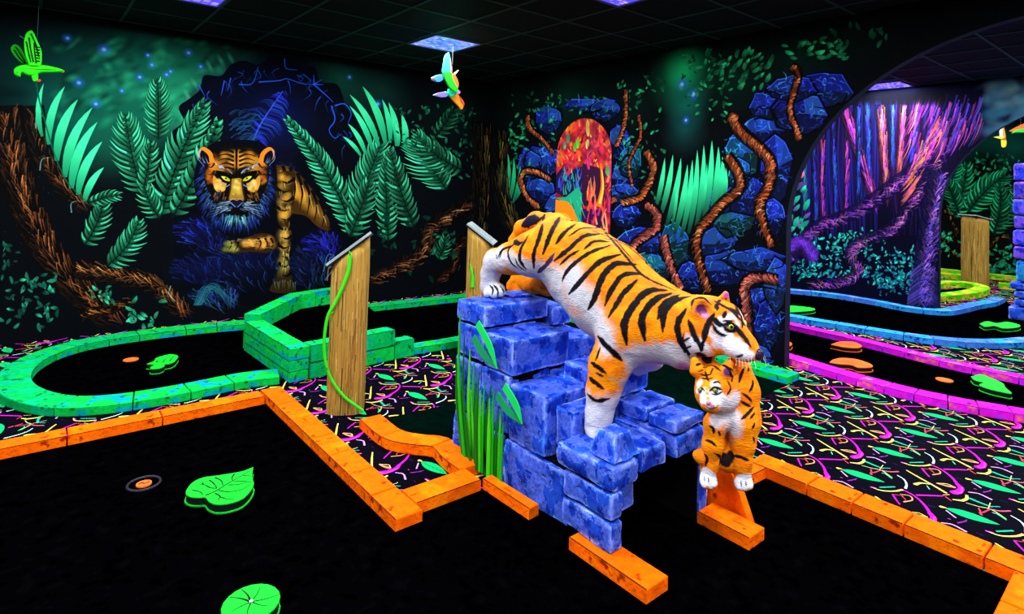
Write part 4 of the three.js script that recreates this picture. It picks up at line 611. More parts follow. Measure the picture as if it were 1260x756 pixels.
pad('leaf_pad', 'green double leaf pad on felt beside the blue kerb', [[1030, 245], [1075, 233], [1115, 242], [1175, 236], [1238, 252], [1225, 264], [1150, 268], [1110, 256], [1060, 260]], Q, 0.05, padGreen, [[[1060, 246], [1120, 250], [1200, 255]]]);
pad('leaf_pad', 'green leaf pad on felt beside the purple mural and jamb', [[0, 162], [60, 152], [172, 165], [178, 174], [80, 184], [0, 186]], Q, 0.05, padGreen, [[[20, 168], [90, 168], [170, 171]]]);
const cupOrange = std({ map: dataTex(64, (u, v) => mixc([255, 80, 10], [255, 120, 40], tfbm(u, v, 8, 3, 3))) }), cupRim = std({ color: lin(0.012, 0.012, 0.02), roughness: 0.4 });
function cup(label, px, py, r, rim) {
  const c = onFloor(px, py, 0.008), t = thing('golf_cup', label, 'golf hole', [c.x, 0.006, c.z]);
  mesh('disc', new THREE.CylinderGeometry(r, r, 0.006, 24), cupOrange, t, [0, 0.003, 0]);
  if (rim) { mesh('rim', new THREE.TorusGeometry(rim, 0.007, 6, 28).rotateX(Math.PI / 2), cupRim, t, [0, 0.004, 0]); mesh('mark', tube([V3(-r * .7, 0.0065, 0), V3(-r * .2, 0.0065, -r * .3), V3(r * .1, 0.0065, r * .2), V3(r * .7, 0.0065, -r * .1)], 0.003, 5), M.ink, t); }
}
cup('orange cup in a dark ring on the black felt by the heart leaf', 177, 596, 0.034, 0.07);
cup('orange cup inside the green oval kerb', 161, 443, 0.055); cup('orange cup between the magenta kerbs', 1162, 468, 0.06);

// ---------------------------------------------------------------- wooden posts
const woodTex = (() => { const N = 512, c = makeCanvas(N, N), g = c.getContext('2d'); reseed(41); g.fillStyle = '#b08a38'; g.fillRect(0, 0, N, N); g.lineCap = 'round';
  for (let i = 0; i < 900; i++) { const x = rnd() * N, y = rnd() * N, l = rr(30, 180); g.strokeStyle = ['#dcbc60', '#7a5820', '#c09844', '#4a3412', '#e8cc78', '#a07c30', '#6a4a1a'][Math.floor(rnd() * 7)]; g.globalAlpha = rr(.25, .75); g.lineWidth = rr(.8, 4); for (const o of [-N, 0, N]) { g.beginPath(); g.moveTo(x + o, y); g.bezierCurveTo(x + o + rr(-5, 5), y + l * .3, x + o + rr(-7, 7), y + l * .7, x + o + rr(-5, 5), y + l); g.stroke(); } }
  for (let i = 0; i < 26; i++) { const x = rnd() * N, y = rnd() * N, l = rr(60, 260); g.strokeStyle = '#1a1006'; g.globalAlpha = .85; g.lineWidth = rr(1, 3.2); g.beginPath(); g.moveTo(x, y); g.bezierCurveTo(x + rr(-8, 8), y + l * .3, x + rr(-8, 8), y + l * .6, x + rr(-10, 10), y + l); g.stroke(); }
  g.globalAlpha = 1; return canvasTex(c, true); })();
woodTex.repeat.set(1.0, 0.9);
const woodMat = std({ map: woodTex, bumpMap: woodTex, bumpScale: 0.008, roughness: 0.8, color: lin(.8, .8, .75) });
const plaqueW = std({ map: dataTex(128, (u, v) => (u > .12 && u < .88 && v > .15 && v < .85 && tnoise(u * 60, Math.floor(v * 16) * 3, 60, 4) > .55 && (v * 16) % 1 > .45 ? [80, 95, 100] : [150, 168, 165])), roughness: 0.4 });
const RIGHTV = V3(Math.cos(0.6862), 0, Math.sin(0.6862));
function post(label, x, z, r, y, slope, ang) {          // slope: rise per metre along the image-right direction turned by ang
  const t = thing('wooden_post', label, 'post', [x, 0, z]), d = RIGHTV.clone().applyAxisAngle(V3(0, 1, 0), ang), n = 36, rows = 14;
  const pos = [], uv = [], idx = [];
  for (let j = 0; j <= rows; j++) for (let i = 0; i <= n; i++) {
    const a = i / n * 2 * Math.PI, q = Math.pow(Math.pow(Math.abs(Math.cos(a)), 3.2) + Math.pow(Math.abs(Math.sin(a)), 3.2), -1 / 3.2), rad = r * q * 0.97 * (1 + 0.025 * noise3(Math.cos(a) * 3, Math.sin(a) * 3, j * 0.35)), c = Math.cos(a), s = Math.sin(a);
    const X = d.x * c * rad - d.z * s * rad, Z = d.z * c * rad + d.x * s * rad, top = y + slope * c * rad; pos.push(X, top * j / rows, Z); uv.push(a * r * 1.1, top * j / rows);
  }
  for (let j = 0; j < rows; j++) for (let i = 0; i < n; i++) { const o = j * (n + 1) + i; idx.push(o, o + n + 1, o + 1, o + 1, o + n + 1, o + n + 2); }
  const k = pos.length / 3; pos.push(0, y, 0); uv.push(0, 0); for (let i = 0; i < n; i++) idx.push(rows * (n + 1) + i, k, rows * (n + 1) + i + 1);
  const g = new THREE.BufferGeometry(); g.setAttribute('position', new THREE.Float32BufferAttribute(pos, 3)); g.setAttribute('uv', new THREE.Float32BufferAttribute(uv, 2)); g.setIndex(idx); g.computeVertexNormals(); mesh('trunk', g, woodMat, t);
  const up = V3(-d.x * slope, 1, -d.z * slope).normalize(), q = new THREE.Quaternion().setFromRotationMatrix(new THREE.Matrix4().makeBasis(V3(d.x, slope, d.z).normalize(), up, V3(d.x, slope, d.z).normalize().cross(up)));
  const L = r * Math.hypot(1, slope) * 1.04, b = mesh('backing', box(-L, L, 0, 0.014, -r, r), M.ink, t), p = mesh('plaque', box(-L * .98, L * .98, 0.014, 0.03, -r * .96, r * .96), plaqueW, t);
  for (const m of [b, p]) { m.quaternion.copy(q); m.position.set(0, y, 0); } return t;
}
{
  const b = onFloor(425, 511), f = V3(b.x, 0, b.z).normalize(); const c = b.clone().addScaledVector(f, 0.115);
  const t = post('square wooden post with a spiralling green vine between the kerbs', c.x, c.z, 0.124, 1.05, 0.78, 0.12), fwd = V3(Math.sin(0.6862), 0, -Math.cos(0.6862)), D = c.dot(fwd);
  const pts = [[431, 314], [429, 332], [423, 350], [413, 372], [404, 388], [400, 408], [399, 432], [403, 455], [412, 474], [424, 489], [437, 499], [447, 506]].map(([x, y], i) => { const d = ray(x, y), off = (x - 425) / 720 * D, k = (D - 0.128 - 0.006) / (d.x * fwd.x + d.z * fwd.z); return V3(d.x * k - c.x, EYE + d.y * k, d.z * k - c.z); });
  const vineM = paintTop([30, 200, 10], [70, 230, 40], 5); const v = mesh('vine', tube(pts, 0.0125, 8, false, 0.009), vineM, t);
  for (const [i, dx, dy] of [[0, -0.015, 0.03], [4, 0.03, 0.02], [7, -0.02, 0.03]]) mesh('shoot', tube([pts[i], pts[i].clone().add(V3(dx * .5, dy * .5, 0.01)), pts[i].clone().add(V3(dx, dy, 0.012))], 0.007, 6, false, 0.003), vineM, v);
  const t2 = post('wooden post with a sloping plaque behind the tiger\'s hind paw', 3.12, -4.22, 0.118, 1.06, -0.72, -0.1); mesh('vine', tube([V3(-0.12, 0.62, 0.06), V3(-0.13, 0.72, 0.07), V3(-0.15, 0.82, 0.06)], 0.016, 7, false, 0.006), vineM, t2);
  post('far wooden post with a peaked top before the fern mural', 12.3, -2.68, 0.17, 1.14, -0.2, 0.2);
}
// ---------------------------------------------------------------- blue rock tunnel
const rockTex = dataTex(512, (u, v) => {                // sponged paint: deep blue, mid blue, pale lilac scuffs with crisp rims
  const wx = tfbm(u, v, 6, 7, 3) * .12, wy = tfbm(u, v, 6, 9, 3) * .12, a = tfbm(u + wx, v + wy, 6, 1, 5), b = tfbm(u + wy, v + wx, 9, 33, 4), d = tfbm(u, v, 40, 5, 3), e = tfbm(u + wx * 2, v * .5 + wy, 12, 71, 4);
  let c = mixc([14, 50, 178], [30, 78, 206], sstep(.38, .62, b)); c = mixc(c, [8, 28, 124], sstep(.56, .7, e) * .7);
  const p = sstep(.47, .62, a + (d - .5) * .2); c = mixc(c, mixc([62, 92, 212], [104, 128, 226], d), p * .75); c = mixc(c, [150, 176, 240], sstep(.012, .003, Math.abs(a + (d - .5) * .2 - .53)) * .6);
  return c.map((q) => q * lerp(.88, 1.1, d));
});
rockTex.repeat.set(2.4, 2.4);
const rockMat = std({ color: lin(.86, .86, .88), map: rockTex, bumpMap: stoneBump, bumpScale: 0.012, roughness: 0.75, specularIntensity: 0.15, vertexColors: true });
function rockGeo(x0, x1, y0, y1, z0, z1, sd, o = {}) {  // a hewn block: rounded, uneven, worn pale along its edges
  const sx = x1 - x0, sy = y1 - y0, sz = z1 - z0, seg = (l) => Math.max(4, Math.min(16, Math.round(l / 0.022)));
  const g = new THREE.BoxGeometry(sx, sy, sz, seg(sx), seg(sy), seg(sz)), P = g.attributes.position, N = g.attributes.normal, U = g.attributes.uv, col = new Float32Array(P.count * 3), r = o.r ?? 0.012, v = V3(0, 0, 0), tp = o.taper ?? 0;
  const hx = sx / 2, hy = sy / 2, hz = sz / 2, rr_ = Math.min(r, hx * .9, hy * .9, hz * .9);
  for (let i = 0; i < P.count; i++) {
    v.fromBufferAttribute(P, i); const nx = N.getX(i), ny = N.getY(i);
    if (Math.abs(nx) > .5) U.setXY(i, v.z + z0 + sd * .37, v.y + y0 + sd * .21); else if (Math.abs(ny) > .5) U.setXY(i, v.x + x0 + sd * .37, v.z + z0 + sd * .21); else U.setXY(i, v.x + x0 + sd * .37, v.y + y0 + sd * .21);
    const e = [hx - Math.abs(v.x), hy - Math.abs(v.y), hz - Math.abs(v.z)].sort((a, b) => a - b), edge = clamp(1 - e[1] / 0.012), wear = edge * clamp(0.55 + noise3(v.x * 30 + sd, v.y * 30, v.z * 30) * 0.9);
    const c = V3(clamp(v.x, -hx + rr_, hx - rr_), clamp(v.y, -hy + rr_, hy - rr_), clamp(v.z, -hz + rr_, hz - rr_)), d = v.clone().sub(c); if (d.length() > 1e-6) v.copy(c).addScaledVector(d.normalize(), rr_);
    const n = fbm(v.x * 9 + sd * 3.1, v.y * 9, v.z * 9 + sd, 3) * (o.rough ?? 0.014), n2 = noise3(v.x * 3 + sd * 5, v.y * 3 + 2, v.z * 3) * 0.008; const out = v.clone().divide(V3(hx, hy, hz)); const m = out.clone().normalize();
    v.addScaledVector(m, n + n2 - 0.003);
    if (tp) { const k = 1 - tp * (v.y / sy + 0.5); v.x *= k; v.z *= k; }
    P.setXYZ(i, v.x + (x0 + x1) / 2, v.y + (y0 + y1) / 2, v.z + (z0 + z1) / 2);
    const b = 1 + wear * 1.1; col[i * 3] = b * (1 + wear * 1.6); col[i * 3 + 1] = b * (1 + wear * 0.9); col[i * 3 + 2] = b;
  }
  g.setAttribute('color', new THREE.BufferAttribute(col, 3)); return toCreasedNormals(g, 0.55);
}
{
  const T = thing('rock_tunnel', 'blue painted stone block tunnel stepping up under the tiger statue', 'rock tunnel', [2.2, 0, -2.2]);
  const add = ([a, b_, c, d, e, f], o) => { const q = .0035, g = rockGeo(a, b_ - q, c + q * .6, d - q * .6, e + q, f, T.children.length * 1.7 + 3, o); g.translate(-2.2, 0, 2.2); mesh('stone', g, rockMat, T); };
  for (const b of [
    [1.905, 2.375, .757, .872, -2.79, -2.515], [2.38, 2.56, .70, .82, -2.79, -2.5], [1.91, 2.31, .563, .742, -2.525, -2.28], [1.905, 2.3, .563, .752, -2.79, -2.53], [2.315, 2.56, .55, .69, -2.62, -2.3],
    [1.905, 2.19, .252, .535, -2.3, -2.03], [1.905, 2.2, .262, .558, -2.54, -2.305], [1.905, 2.2, .262, .558, -2.79, -2.545], [2.195, 2.5, .34, .545, -2.36, -2.06],
    [1.905, 2.06, .004, .246, -2.335, -1.87], [1.905, 2.06, .004, .256, -2.79, -2.34],
    [2.06, 2.5, .34, .557, -2.79, -2.365], [2.2, 2.5, .34, .498, -2.06, -1.895], [1.96, 2.2, .3, .5, -2.03, -1.9],
    [2.2, 2.5, .5, .618, -2.22, -1.885],
    [2.25, 2.5, .438, .5, -1.715, -1.552], [2.25, 2.5, .438, .505, -1.885, -1.72], [2.262, 2.492, .328, .434, -1.885, -1.552],
    [2.035, 2.218, .322, .428, -1.885, -1.565], [2.215, 2.262, .33, .43, -1.885, -1.6],
    [2.435, 2.505, .006, .326, -1.66, -1.545], [2.435, 2.505, .006, .336, -2.2, -1.665], [2.435, 2.505, .006, .336, -2.79, -2.205],
  ]) add(b);
  mesh('core_and_dark_lining', mergeGeometries([[1.93, 2.35, .28, .84, -2.77, -2.54], [1.935, 2.28, .28, .71, -2.56, -2.31], [1.935, 2.16, .27, .5, -2.34, -2.06], [1.93, 2.04, .015, .25, -2.77, -1.89], [2.0, 2.47, .36, .48, -2.77, -1.95], [1.89, 2.18, .335, .385, -1.86, -1.62], [2.29, 2.47, .345, .48, -1.86, -1.58], [1.87, 1.92, .07, .31, -1.85, -1.59], [2.42, 2.437, .008, .326, -2.77, -1.556]].map((b) => box(...b))).translate(-2.2, 0, 2.2), M.black, T);  // black fill behind joints; last box a sheet that darkens the tunnel's inner wall
  add([1.85, 2.03, .30, .402, -1.905, -1.567], { r: .02 }); add([1.852, 1.93, .183, .296, -1.86, -1.57]); add([1.85, 1.93, .061, .18, -1.862, -1.565]); add([1.93, 2.06, .17, .3, -1.87, -1.62]); add([1.93, 1.96, .065, .17, -1.87, -1.62]);
  add([1.868, 2.05, .404, .515, -1.735, -1.572], { taper: .42, r: .01, rough: .02 });
  add([2.16, 2.32, .872, .892, -2.74, -2.6], { r: .008, rough: .008 });
}
// grass and folded leaves on the side of the rock
{
  const G = thing('grass_clump', 'tall bright green grass blades against the side of the blue rock', 'grass', [1.885, 0, -2.6]); reseed(61);
  const gm = [paintTop([10, 150, 6], [30, 190, 12], 6), paintTop([4, 84, 10], [8, 120, 16], 7), paintTop([40, 190, 14], [90, 215, 30], 8)];
  const strip = (pts, w, X, mat, name = 'blade', th = 0.006) => {
    const c = spline(pts.map(([x, y]) => { const p = onX(x, y, X); return [p.z, p.y]; }), 4), n = c.length, L = [], R = [];
    c.forEach((p, i) => { const a = c[Math.max(0, i - 1)], b = c[Math.min(n - 1, i + 1)], l = Math.hypot(b[0] - a[0], b[1] - a[1]) || 1, ww = w * .5 * Math.min(1, (1 - i / (n - 1)) * 2.2 + .04); L.push([p[0] - (b[1] - a[1]) / l * ww, p[1] + (b[0] - a[0]) / l * ww]); R.push([p[0] + (b[1] - a[1]) / l * ww, p[1] - (b[0] - a[0]) / l * ww]); });
    const s = new THREE.Shape([...L, ...R.reverse()].map((p) => new THREE.Vector2(p[0], Math.max(0.008, p[1])))), g = new THREE.ExtrudeGeometry(s, { depth: th, bevelEnabled: false }); g.rotateY(-Math.PI / 2); g.translate(X - 1.885, 0, 2.6); return mesh(name, g, mat, G);
  };
  const B = [[572, 566, 565, 470, 567, 384, .02], [576, 570, 570, 490, 572, 414, .02], [578, 572, 577, 500, 579, 430, .02], [582, 574, 582, 510, 584, 446, .022], [586, 577, 586, 510, 591, 456, .022], [590, 580, 590, 520, 592, 480, .018], [593, 582, 594, 530, 597, 470, .02], [597, 585, 598, 530, 605, 474, .022], [601, 588, 602, 540, 603, 490, .02], [605, 590, 606, 540, 608, 478, .02], [609, 592, 610, 550, 614, 500, .018], [612, 594, 614, 556, 617, 505, .018], [616, 597, 617, 566, 620, 520, .016], [570, 562, 563, 500, 562, 440, .016], [588, 578, 584, 540, 580, 480, .016], [600, 586, 596, 550, 590, 500, .016], [580, 573, 574, 530, 569, 460, .015]];
  B.forEach(([a, b, c, d, e, f, w], i) => strip([[a, b], [c, d], [e, f]], w * 1.25, 1.862 + (i % 4) * 0.009, gm[i % 3]));
  const leafM = [paintTop([10, 190, 70], [20, 215, 100], 9), paintTop([4, 130, 70], [8, 160, 90], 10)];
  for (const [p, q, r_] of [[[588, 398], [612, 454], [583, 415]], [[621, 475], [643, 522], [612, 486]]]) { strip([p, [(p[0] + q[0]) / 2 + 3, (p[1] + q[1]) / 2], q], .045, 1.86, leafM[0], 'leaf'); strip([r_, [(r_[0] + q[0]) / 2 - 3, (r_[1] + q[1]) / 2], q], .045, 1.872, leafM[1], 'leaf'); }
}
// stone pillar by the second archway
{
  const T = thing('rock_pillar', 'blue stone pillar with pink and violet stones beyond the second archway', 'rock pillar', [9.6, 0, -1.5]);
  const pk = std({ map: rockTex, roughness: .75, vertexColors: true, color: lin(2.6, .45, .9) }), vi = std({ map: rockTex, roughness: .75, vertexColors: true, color: lin(1.9, .6, 1.2) }), te = std({ map: rockTex, roughness: .75, vertexColors: true, color: lin(.2, 1.6, .8) });
  [[0, .17, rockMat, .05], [.18, .27, rockMat, 0], [.28, .37, rockMat, 0], [.38, .47, rockMat, .03], [.48, .74, te, -.02], [.76, .92, pk, 0], [.93, 1.12, vi, .01], [1.13, 1.3, pk, 0], [1.31, 1.5, vi, .01], [1.51, 1.72, pk, 0], [1.73, 1.95, vi, 0]].forEach(([a, b, m, e], i) => { const g = rockGeo(9.45, 9.8, a + .004, b, -1.68 - e, -1.25, i + 40, { r: .03 }); g.translate(-9.6, 0, 1.5); mesh('stone', g, m, T); });
}
// ---------------------------------------------------------------- hanging birds
function cutout(parent, name, pts, mat, P, z0, th, bev = 0.008) {
  const c = spline([...pts, pts[0]], 4).slice(0, -1).map(([x, y]) => P(x, y)), s = new THREE.Shape(c.map((p) => new THREE.Vector2(p[0], p[1])));
  const g = new THREE.ExtrudeGeometry(s, { depth: th, bevelEnabled: true, bevelSize: bev, bevelThickness: bev, bevelOffset: -bev * .6, bevelSegments: 2 }); g.translate(0, 0, z0 - th / 2); return mesh(name, g, mat, parent);
}
const flat = (c, d = c, s = 3) => paintTop(c, d, s);
{
  const Z = -6.35, o = onZ(40, 84, Z), P = (x, y) => { const p = onZ(x / 6.3, y / 6.3, Z); return [p.x - o.x, p.y - o.y]; };
  const t = thing('parrot_figure', 'bright green parrot figure with raised wings before the tiger mural', 'bird figure', [o.x, o.y, o.z]), g1 = flat([20, 215, 10], [60, 240, 20]), dk = M.ink;
  cutout(t, 'body', [[118, 575], [116, 545], [145, 522], [210, 510], [300, 510], [400, 525], [488, 552], [400, 558], [310, 560], [270, 580], [220, 580], [175, 560], [152, 572], [150, 592]], g1, P, 0, .05, .018);
  cutout(t, 'wing', [[228, 512], [196, 420], [190, 320], [210, 262], [245, 248], [285, 320], [318, 400], [322, 450], [312, 510], [270, 515]], g1, P, .05, .012, .004);
  cutout(t, 'wing', [[220, 510], [150, 465], [98, 405], [84, 365], [108, 340], [145, 350], [185, 410], [212, 470]], flat([14, 170, 10], [40, 215, 20], 5), P, -.05, .012, .004);
  cutout(t, 'leg', [[242, 578], [288, 572], [290, 620], [262, 632]], g1, P, .01, .03, .006); cutout(t, 'foot', [[285, 620], [312, 618], [314, 632], [288, 634]], flat([220, 60, 30]), P, .01, .02, .004);
  cutout(t, 'tail_tip', [[470, 544], [496, 548], [494, 560], [472, 558]], flat([230, 160, 40]), P, 0, .02, .004);
  for (const [a, b, c] of [[[240, 270], [280, 360], [300, 450]], [[225, 300], [240, 400], [260, 490]], [[265, 340], [270, 420], [282, 500]], [[205, 330], [220, 410], [240, 490]]]) mesh('feather_line', tube([a, b, c].map((q) => V3(...P(...q), .063)), .004, 5), dk, t);
  for (let i = 0; i < 6; i++) mesh('feather_line', tube([[275, 370 + i * 22], [310, 378 + i * 21]].map((q) => V3(...P(...q), .063)), .005, 5), dk, t);
  for (const [a, b, c] of [[[120, 360], [160, 420], [200, 490]], [[105, 380], [145, 440], [190, 490]]]) mesh('feather_line', tube([a, b, c].map((q) => V3(...P(...q), -.035)), .004, 5), dk, t);
  mesh('thread', tube([V3(0.02, .02, 0), V3(0.02, CEIL - 0.006 - o.y, 0)], .0012, 4), std({ color: lin(.05, .2, .15) }), t);
}
function rainbow(label, Z, k, ox, oy, parts, centre) {
  const o = Z.x ? onX(...centre, Z.x) : onZ(...centre, Z.z), P = (x, y) => { const p = Z.x ? onX(ox + x / k, oy + y / k, Z.x) : onZ(ox + x / k, oy + y / k, Z.z); return Z.x ? [p.z - o.z, p.y - o.y] : [p.x - o.x, p.y - o.y]; };
  const t = thing('parrot_figure', label, 'bird figure', [o.x, o.y, o.z], Z.x ? -Math.PI / 2 : 0);
  for (const [n, pts, c, z0, th] of parts) cutout(t, n, pts, flat(c, c.map((q) => Math.min(255, q + 18))), P, z0, th, .004);
  mesh('thread', tube([V3(0, 0.02, 0), V3(0, CEIL - 0.03 - o.y, 0)], .001, 4), std({ color: lin(.1, .15, .15) }), t); return t;
}
rainbow('rainbow parrot figure hanging below the ceiling light', { z: -5.15 }, 6.3, 420, 0, [
  ['wing', [[820, 412], [795, 440], [784, 500], [778, 565], [810, 575], [832, 570], [834, 500], [830, 440]], [20, 205, 150], .02, .014], ['wing_edge', [[822, 416], [842, 470], [850, 565], [834, 570], [834, 500]], [240, 60, 60], .005, .014],
  ['body', [[778, 565], [790, 610], [820, 665], [850, 700], [886, 716], [888, 690], [862, 640], [845, 600], [838, 568]], [20, 200, 20], .025, .02], ['breast', [[845, 570], [872, 582], [896, 625], [902, 665], [892, 690], [868, 668], [850, 620]], [250, 80, 30], 0, .03],
  ['head', [[700, 607], [735, 586], [776, 584], [780, 622], [738, 636]], [50, 120, 230], 0, .03], ['beak', [[700, 604], [716, 598], [722, 624], [704, 620]], [240, 190, 150], 0, .02], ['wing', [[720, 735], [770, 718], [830, 712], [832, 742], [792, 752]], [150, 140, 250], -.03, .012], ['wing', [[888, 708], [904, 690], [932, 712], [926, 724], [900, 724]], [170, 110, 230], -.03, .012], ['feather', [[872, 572], [905, 545], [900, 556], [880, 578]], [200, 220, 120], 0, .008],
  ['rump', [[826, 690], [862, 700], [886, 716], [880, 735], [842, 752], [824, 730]], [20, 200, 140], .01, .02], ['tail', [[842, 750], [884, 722], [920, 760], [945, 815], [930, 850], [905, 820], [875, 790]], [255, 150, 20], 0, .014], ['tail_edge', [[908, 745], [945, 800], [944, 815], [925, 790]], [250, 70, 40], .012, .01]], [556, 100]);
rainbow('white and orange parrot figure hanging upright beyond the second archway', { x: 10.6 }, 6.873, 1150, 130, [['wing', [[552, 165], [580, 160], [586, 240], [584, 290], [560, 290], [552, 240]], [210, 240, 235], 0, .02], ['wing_edge', [[578, 160], [592, 200], [602, 290], [586, 290]], [255, 140, 40], .02, .015], ['body', [[505, 268], [560, 262], [594, 264], [596, 276], [560, 282]], [255, 200, 60], .03, .02], ['tail', [[566, 290], [604, 290], [600, 350], [574, 352]], [255, 190, 30], .01, .02]], [1233, 170]);
rainbow('orange and green parrot figure gliding beyond the second archway', { x: 10.4 }, 6.873, 1150, 130, [['wing', [[632, 216], [690, 184], [740, 160], [790, 150], [800, 190], [740, 205], [660, 222]], [255, 110, 40], 0, .02], ['body', [[652, 238], [690, 212], [760, 200], [800, 205], [790, 225], [700, 228]], [40, 215, 60], .02, .02]], [1256, 158]);
// ---------------------------------------------------------------- sculpted figures: one field of tapered limbs, meshed as one skin
const smin = (a, b, k) => { const h = Math.max(k - Math.abs(a - b), 0) / k; return Math.min(a, b) - h * h * k * 0.25; };
class Sculpt {
  constructor() { this.p = []; this.cut = []; }
  limb(a, ra, b, rb, k = 0.04, sx = 1, axis) { const d = b.clone().sub(a), l2 = Math.max(1e-9, d.lengthSq()); this.p.push({ a, ra, d, l2, rb, k, sx, cx: axis ?? a.x }); return this; }
  ball(a, r, k = 0.03, sx = 1) { return this.limb(a, r, a, r, k, sx); }
  chain(list, k = 0.04, sx = 1, axis) { for (let i = 0; i + 1 < list.length; i++) this.limb(list[i][0], list[i][1], list[i + 1][0], list[i + 1][1], k, sx, axis); return this; }
  carve(a, ra, b, rb, k = 0.015) { const d = b.clone().sub(a); this.cut.push({ a, ra, d, l2: Math.max(1e-9, d.lengthSq()), rb, k, sx: 1, cx: a.x }); return this; }
  one(q, x, y, z) { const X = q.cx + (x - q.cx) * q.sx, px = X - (q.cx + (q.a.x - q.cx) * q.sx), py = y - q.a.y, pz = z - q.a.z, dx = q.d.x * q.sx; let t = (px * dx + py * q.d.y + pz * q.d.z) / (q.l2); t = t < 0 ? 0 : t > 1 ? 1 : t; const ex = px - dx * t, ey = py - q.d.y * t, ez = pz - q.d.z * t; return Math.sqrt(ex * ex + ey * ey + ez * ez) - (q.ra + (q.rb - q.ra) * t); }
  d(x, y, z) { let r = 10; for (const q of this.p) { const e = this.one(q, x, y, z); r = e < r + q.k ? smin(r, e, q.k) : r; } for (const q of this.cut) { const e = -this.one(q, x, y, z); r = -smin(-r, -e, q.k); } return r; }
  hit(o, dir, tmax = 8) { let t = 0.6; const n = dir.clone().normalize(); for (let i = 0; i < 220; i++) { const e = this.d(o.x + n.x * t, o.y + n.y * t, o.z + n.z * t); if (e < 0.0008) return o.clone().addScaledVector(n, t); t += Math.max(0.0008, e * 0.7); if (t > tmax) return null; } return null; }
  mesh(cell, bump = 0) {
    const lo = V3(9, 9, 9), hi = V3(-9, -9, -9); for (const q of this.p) for (const [c, r] of [[q.a, q.ra], [q.a.clone().add(q.d), q.rb]]) { lo.min(c.clone().addScalar(-r - 0.02)); hi.max(c.clone().addScalar(r + 0.02)); }
    const nx = Math.ceil((hi.x - lo.x) / cell / 4) * 4 + 1, ny = Math.ceil((hi.y - lo.y) / cell / 4) * 4 + 1, nz = Math.ceil((hi.z - lo.z) / cell / 4) * 4 + 1, F = new Float32Array(nx * ny * nz).fill(1), at = (i, j, k) => (k * ny + j) * nx + i;
    const D = (x, y, z) => this.d(x, y, z) + (bump ? bump * fbm(x * 26, y * 26, z * 26, 2) : 0);
    for (let k = 0; k < nz - 1; k += 4) for (let j = 0; j < ny - 1; j += 4) for (let i = 0; i < nx - 1; i += 4) {
      const c = this.d(lo.x + (i + 2) * cell, lo.y + (j + 2) * cell, lo.z + (k + 2) * cell), far = Math.abs(c) > 4 * cell * 1.9 + bump;
      for (let kk = k; kk <= k + 4; kk++) for (let jj = j; jj <= j + 4; jj++) for (let ii = i; ii <= i + 4; ii++) { const o = at(ii, jj, kk); if (far) { if (F[o] === 1) F[o] = c; } else F[o] = D(lo.x + ii * cell, lo.y + jj * cell, lo.z + kk * cell); }
    }
    const id = new Int32Array(nx * ny * nz).fill(-1), pos = [], idx = [];
    for (let k = 0; k < nz - 1; k++) for (let j = 0; j < ny - 1; j++) for (let i = 0; i < nx - 1; i++) {
      const f0 = F[at(i, j, k)]; let m = 0, any = false; const s0 = f0 < 0; let n = 0, sx = 0, sy = 0, sz = 0;
      for (let c = 1; c < 8; c++) if ((F[at(i + (c & 1), j + (c >> 1 & 1), k + (c >> 2))] < 0) !== s0) { any = true; break; }
      if (!any) continue;
      for (let c = 0; c < 8; c++) for (let b = 0; b < 3; b++) { if (c >> b & 1) continue; const e = c | 1 << b, fa = F[at(i + (c & 1), j + (c >> 1 & 1), k + (c >> 2))], fb = F[at(i + (e & 1), j + (e >> 1 & 1), k + (e >> 2))]; if ((fa < 0) === (fb < 0)) continue; const t = fa / (fa - fb); sx += (c & 1) + (b === 0 ? t : 0); sy += (c >> 1 & 1) + (b === 1 ? t : 0); sz += (c >> 2) + (b === 2 ? t : 0); n++; }
      id[at(i, j, k)] = pos.length / 3; pos.push(lo.x + (i + sx / n) * cell, lo.y + (j + sy / n) * cell, lo.z + (k + sz / n) * cell);
    }
    const quad = (a, b, c, d, flip) => { if (a < 0 || b < 0 || c < 0 || d < 0) return; flip ? idx.push(a, c, b, a, d, c) : idx.push(a, b, c, a, c, d); };
    for (let k = 1; k < nz - 1; k++) for (let j = 1; j < ny - 1; j++) for (let i = 1; i < nx - 1; i++) {
      const f = F[at(i, j, k)] < 0;
      if (f !== F[at(i + 1, j, k)] < 0) quad(id[at(i, j - 1, k - 1)], id[at(i, j, k - 1)], id[at(i, j, k)], id[at(i, j - 1, k)], !f);
      if (f !== F[at(i, j + 1, k)] < 0) quad(id[at(i - 1, j, k - 1)], id[at(i - 1, j, k)], id[at(i, j, k)], id[at(i, j, k - 1)], !f);
      if (f !== F[at(i, j, k + 1)] < 0) quad(id[at(i - 1, j - 1, k)], id[at(i, j - 1, k)], id[at(i, j, k)], id[at(i - 1, j, k)], !f);
    }
    const g = new THREE.BufferGeometry(); g.setAttribute('position', new THREE.Float32BufferAttribute(pos, 3)); g.setIndex(idx); g.computeVertexNormals(); const uv = new Float32Array(pos.length / 3 * 2); for (let i = 0; i < uv.length / 2; i++) { uv[i * 2] = pos[i * 3 + 2] + pos[i * 3] * .35; uv[i * 2 + 1] = pos[i * 3 + 1] + pos[i * 3] * .2; } g.setAttribute('uv', new THREE.BufferAttribute(uv, 2)); return g;
  }
}
